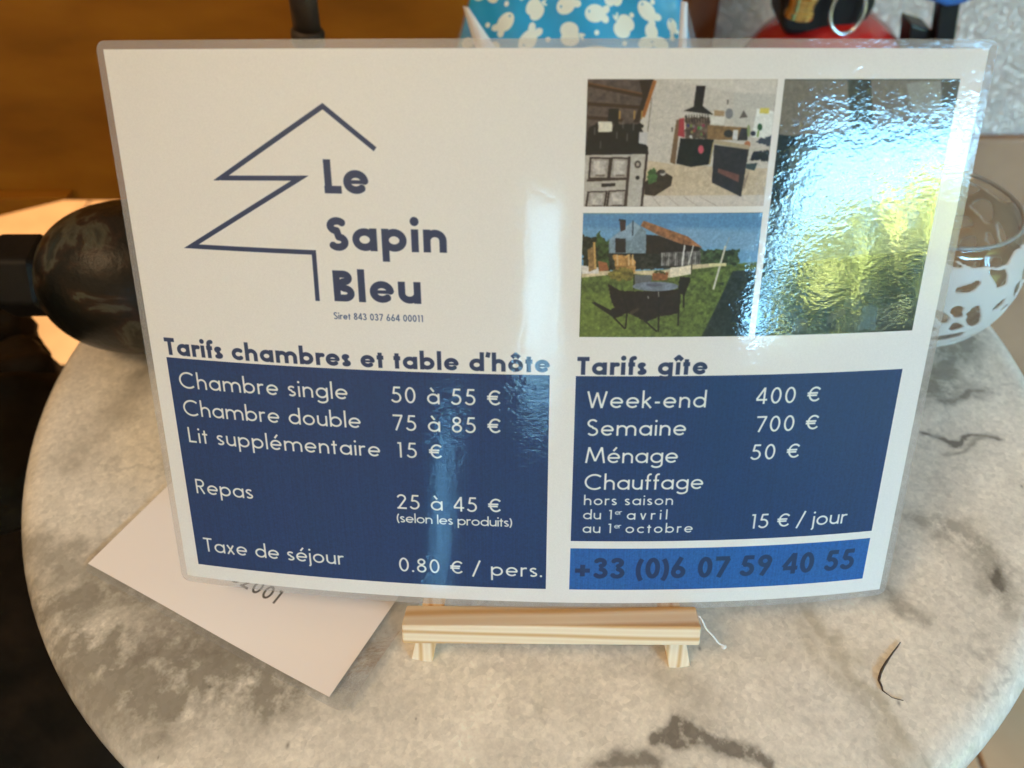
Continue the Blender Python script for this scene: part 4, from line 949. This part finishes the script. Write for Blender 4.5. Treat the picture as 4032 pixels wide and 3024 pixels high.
for (a, b, c) in (((1836, 22), (1930, 215), (1776, 230)), ((2705, 10), (2690, 215), (2760, 230))):
    P = [at(*a, BY-8), at(*b, BY-16), at(*c, BY-4)]
    V = [*P, *[p+[0, .4, 0] for p in P]]; obj('cellophane_flap', V, [(0, 1, 2), (5, 4, 3), (0, 3, 4, 1), (1, 4, 5, 2), (2, 5, 3, 0)], CEL, bag, smooth=False)
# dark wooden post
a0, a1 = at(2697, 100, 640)[0], at(2822, 100, 640)[0]
obj_post = obj('wooden_post', *box(a0, a1, 640, 699, FZ, 900), DARKWOOD, smooth=False, cat='post', label='dark reddish-brown wooden post between the gift bag and the fire extinguisher'); bevel(obj_post, 3)

# fire extinguisher
EY = 560.; ec = at(3245, 215, EY); er = (at(3575, 215, EY)[0]-at(2925, 215, EY)[0])/2*1.06
RED = M('red_enamel').simple((.42, .012, .010, 1), (.50, .018, .014, 1), 20, .22, Coat_Weight=.5)
BLK = M('black_plastic').simple((.004, .004, .005, 1), (.009, .009, .010, 1), 40, .35, Specular_IOR_Level=.3)
BRASS = M('brass').simple((.70, .45, .14, 1), (.80, .54, .2, 1), 80, .25, Metallic=1.0)
STEEL = M('steel').simple((.62, .62, .62, 1), (.72, .72, .72, 1), 80, .18, Metallic=1.0)
ext = thing('fire_extinguisher', 'red fire extinguisher with black valve head behind the top right of the sheet', 'fire extinguisher', (ec[0], EY, -520))
ztp = at(3245, 25, EY)[2]
prof = [(0, -520), (er*.9, -520), (er, -505)]+[(er*math.cos(t), ztp-74+74*math.sin(t)) for t in np.linspace(0, 1.35, 14)]+[(14, ztp+1), (12, ztp+8)]
obj('cylinder', *lathe(prof, (ec[0], EY, 0), seg=80), RED, ext, sharp=50)
def hull_box(pts, y0, y1, mat, name, par, bv=3, lab=None):
    n = len(pts); V = [np.array([p[0], y0, p[2]]) for p in pts]+[np.array([p[0], y1, p[2]]) for p in pts]
    F = [tuple(range(n)), tuple(range(2*n-1, n-1, -1))]+[(i, i+n, (i+1) % n+n, (i+1) % n) for i in range(n)]
    return bevel(obj(name, V, F, mat, par, smooth=False, label=lab), bv, 3)
E0 = EY-28
hull_box([at(*q, E0) for q in [(3078, 40), (3076, 118), (3105, 142), (3210, 144), (3330, 116), (3420, 84), (3452, 20), (3455, -60), (3078, -60)]], E0, EY+22, BLK, 'valve_head', ext, 5)
obj('brass_fitting', *merge(lathe([(9.5, 0), (11.8, 1), (12, 3), (11.8, 6), (10.4, 7), (10.4, 13), (11.6, 14), (11.6, 17), (8.6, 18.5), (8.5, 26), (10.6, 27), (10.6, 34), (0, 34)], at(3142, 70, E0-14), (.08, 0, 1), 24)), BRASS, ext, sharp=35)
rc = at(3338, 42, E0-8); pts = [rc+np.array([13.6*math.cos(a), 2*math.sin(a), 18*math.sin(a)]) for a in np.linspace(0, 2*math.pi, 49)[:-1]]
obj('pull_ring', *tube(pts, 1.7, 10, True), STEEL, ext)
obj('bracket', *box(ec[0]-30, ec[0]+30, EY+er-4, 699, -160, -140), BLK, ext, smooth=False)
# blue-topped black stem and black block
b0, b1 = at(3700, 320, 520), at(3742, -30, 520)
tool = thing('blue_topped_rod', 'black rod with a blue top beside the fire extinguisher', 'rod', tuple(b0))
hull_box([at(*q, 520) for q in [(3662, 330), (3735, 330), (3792, -30), (3706, -30)]], 520, 534, BLK, 'stem', tool, 2)
BLUE = M('blue_plastic').simple((.012, .075, .26, 1), (.02, .10, .32, 1), 40, .4)
hull_box([at(*q, 508) for q in [(3625, -4), (3690, 14), (3730, 28), (3790, 18), (3850, -4), (3850, -60), (3625, -60)]], 508, 546, BLUE, 'handle', tool, 3)
hull = hull_box([at(*q, 530) for q in [(3585, 92), (3672, 120), (3660, 330), (3560, 330)]], 530, 556, BLK, 'black_block', None, 2); hull['category'] = 'block'; hull['label'] = 'small black block between the extinguisher and the blue-topped rod'

bpy.context.view_layer.update()
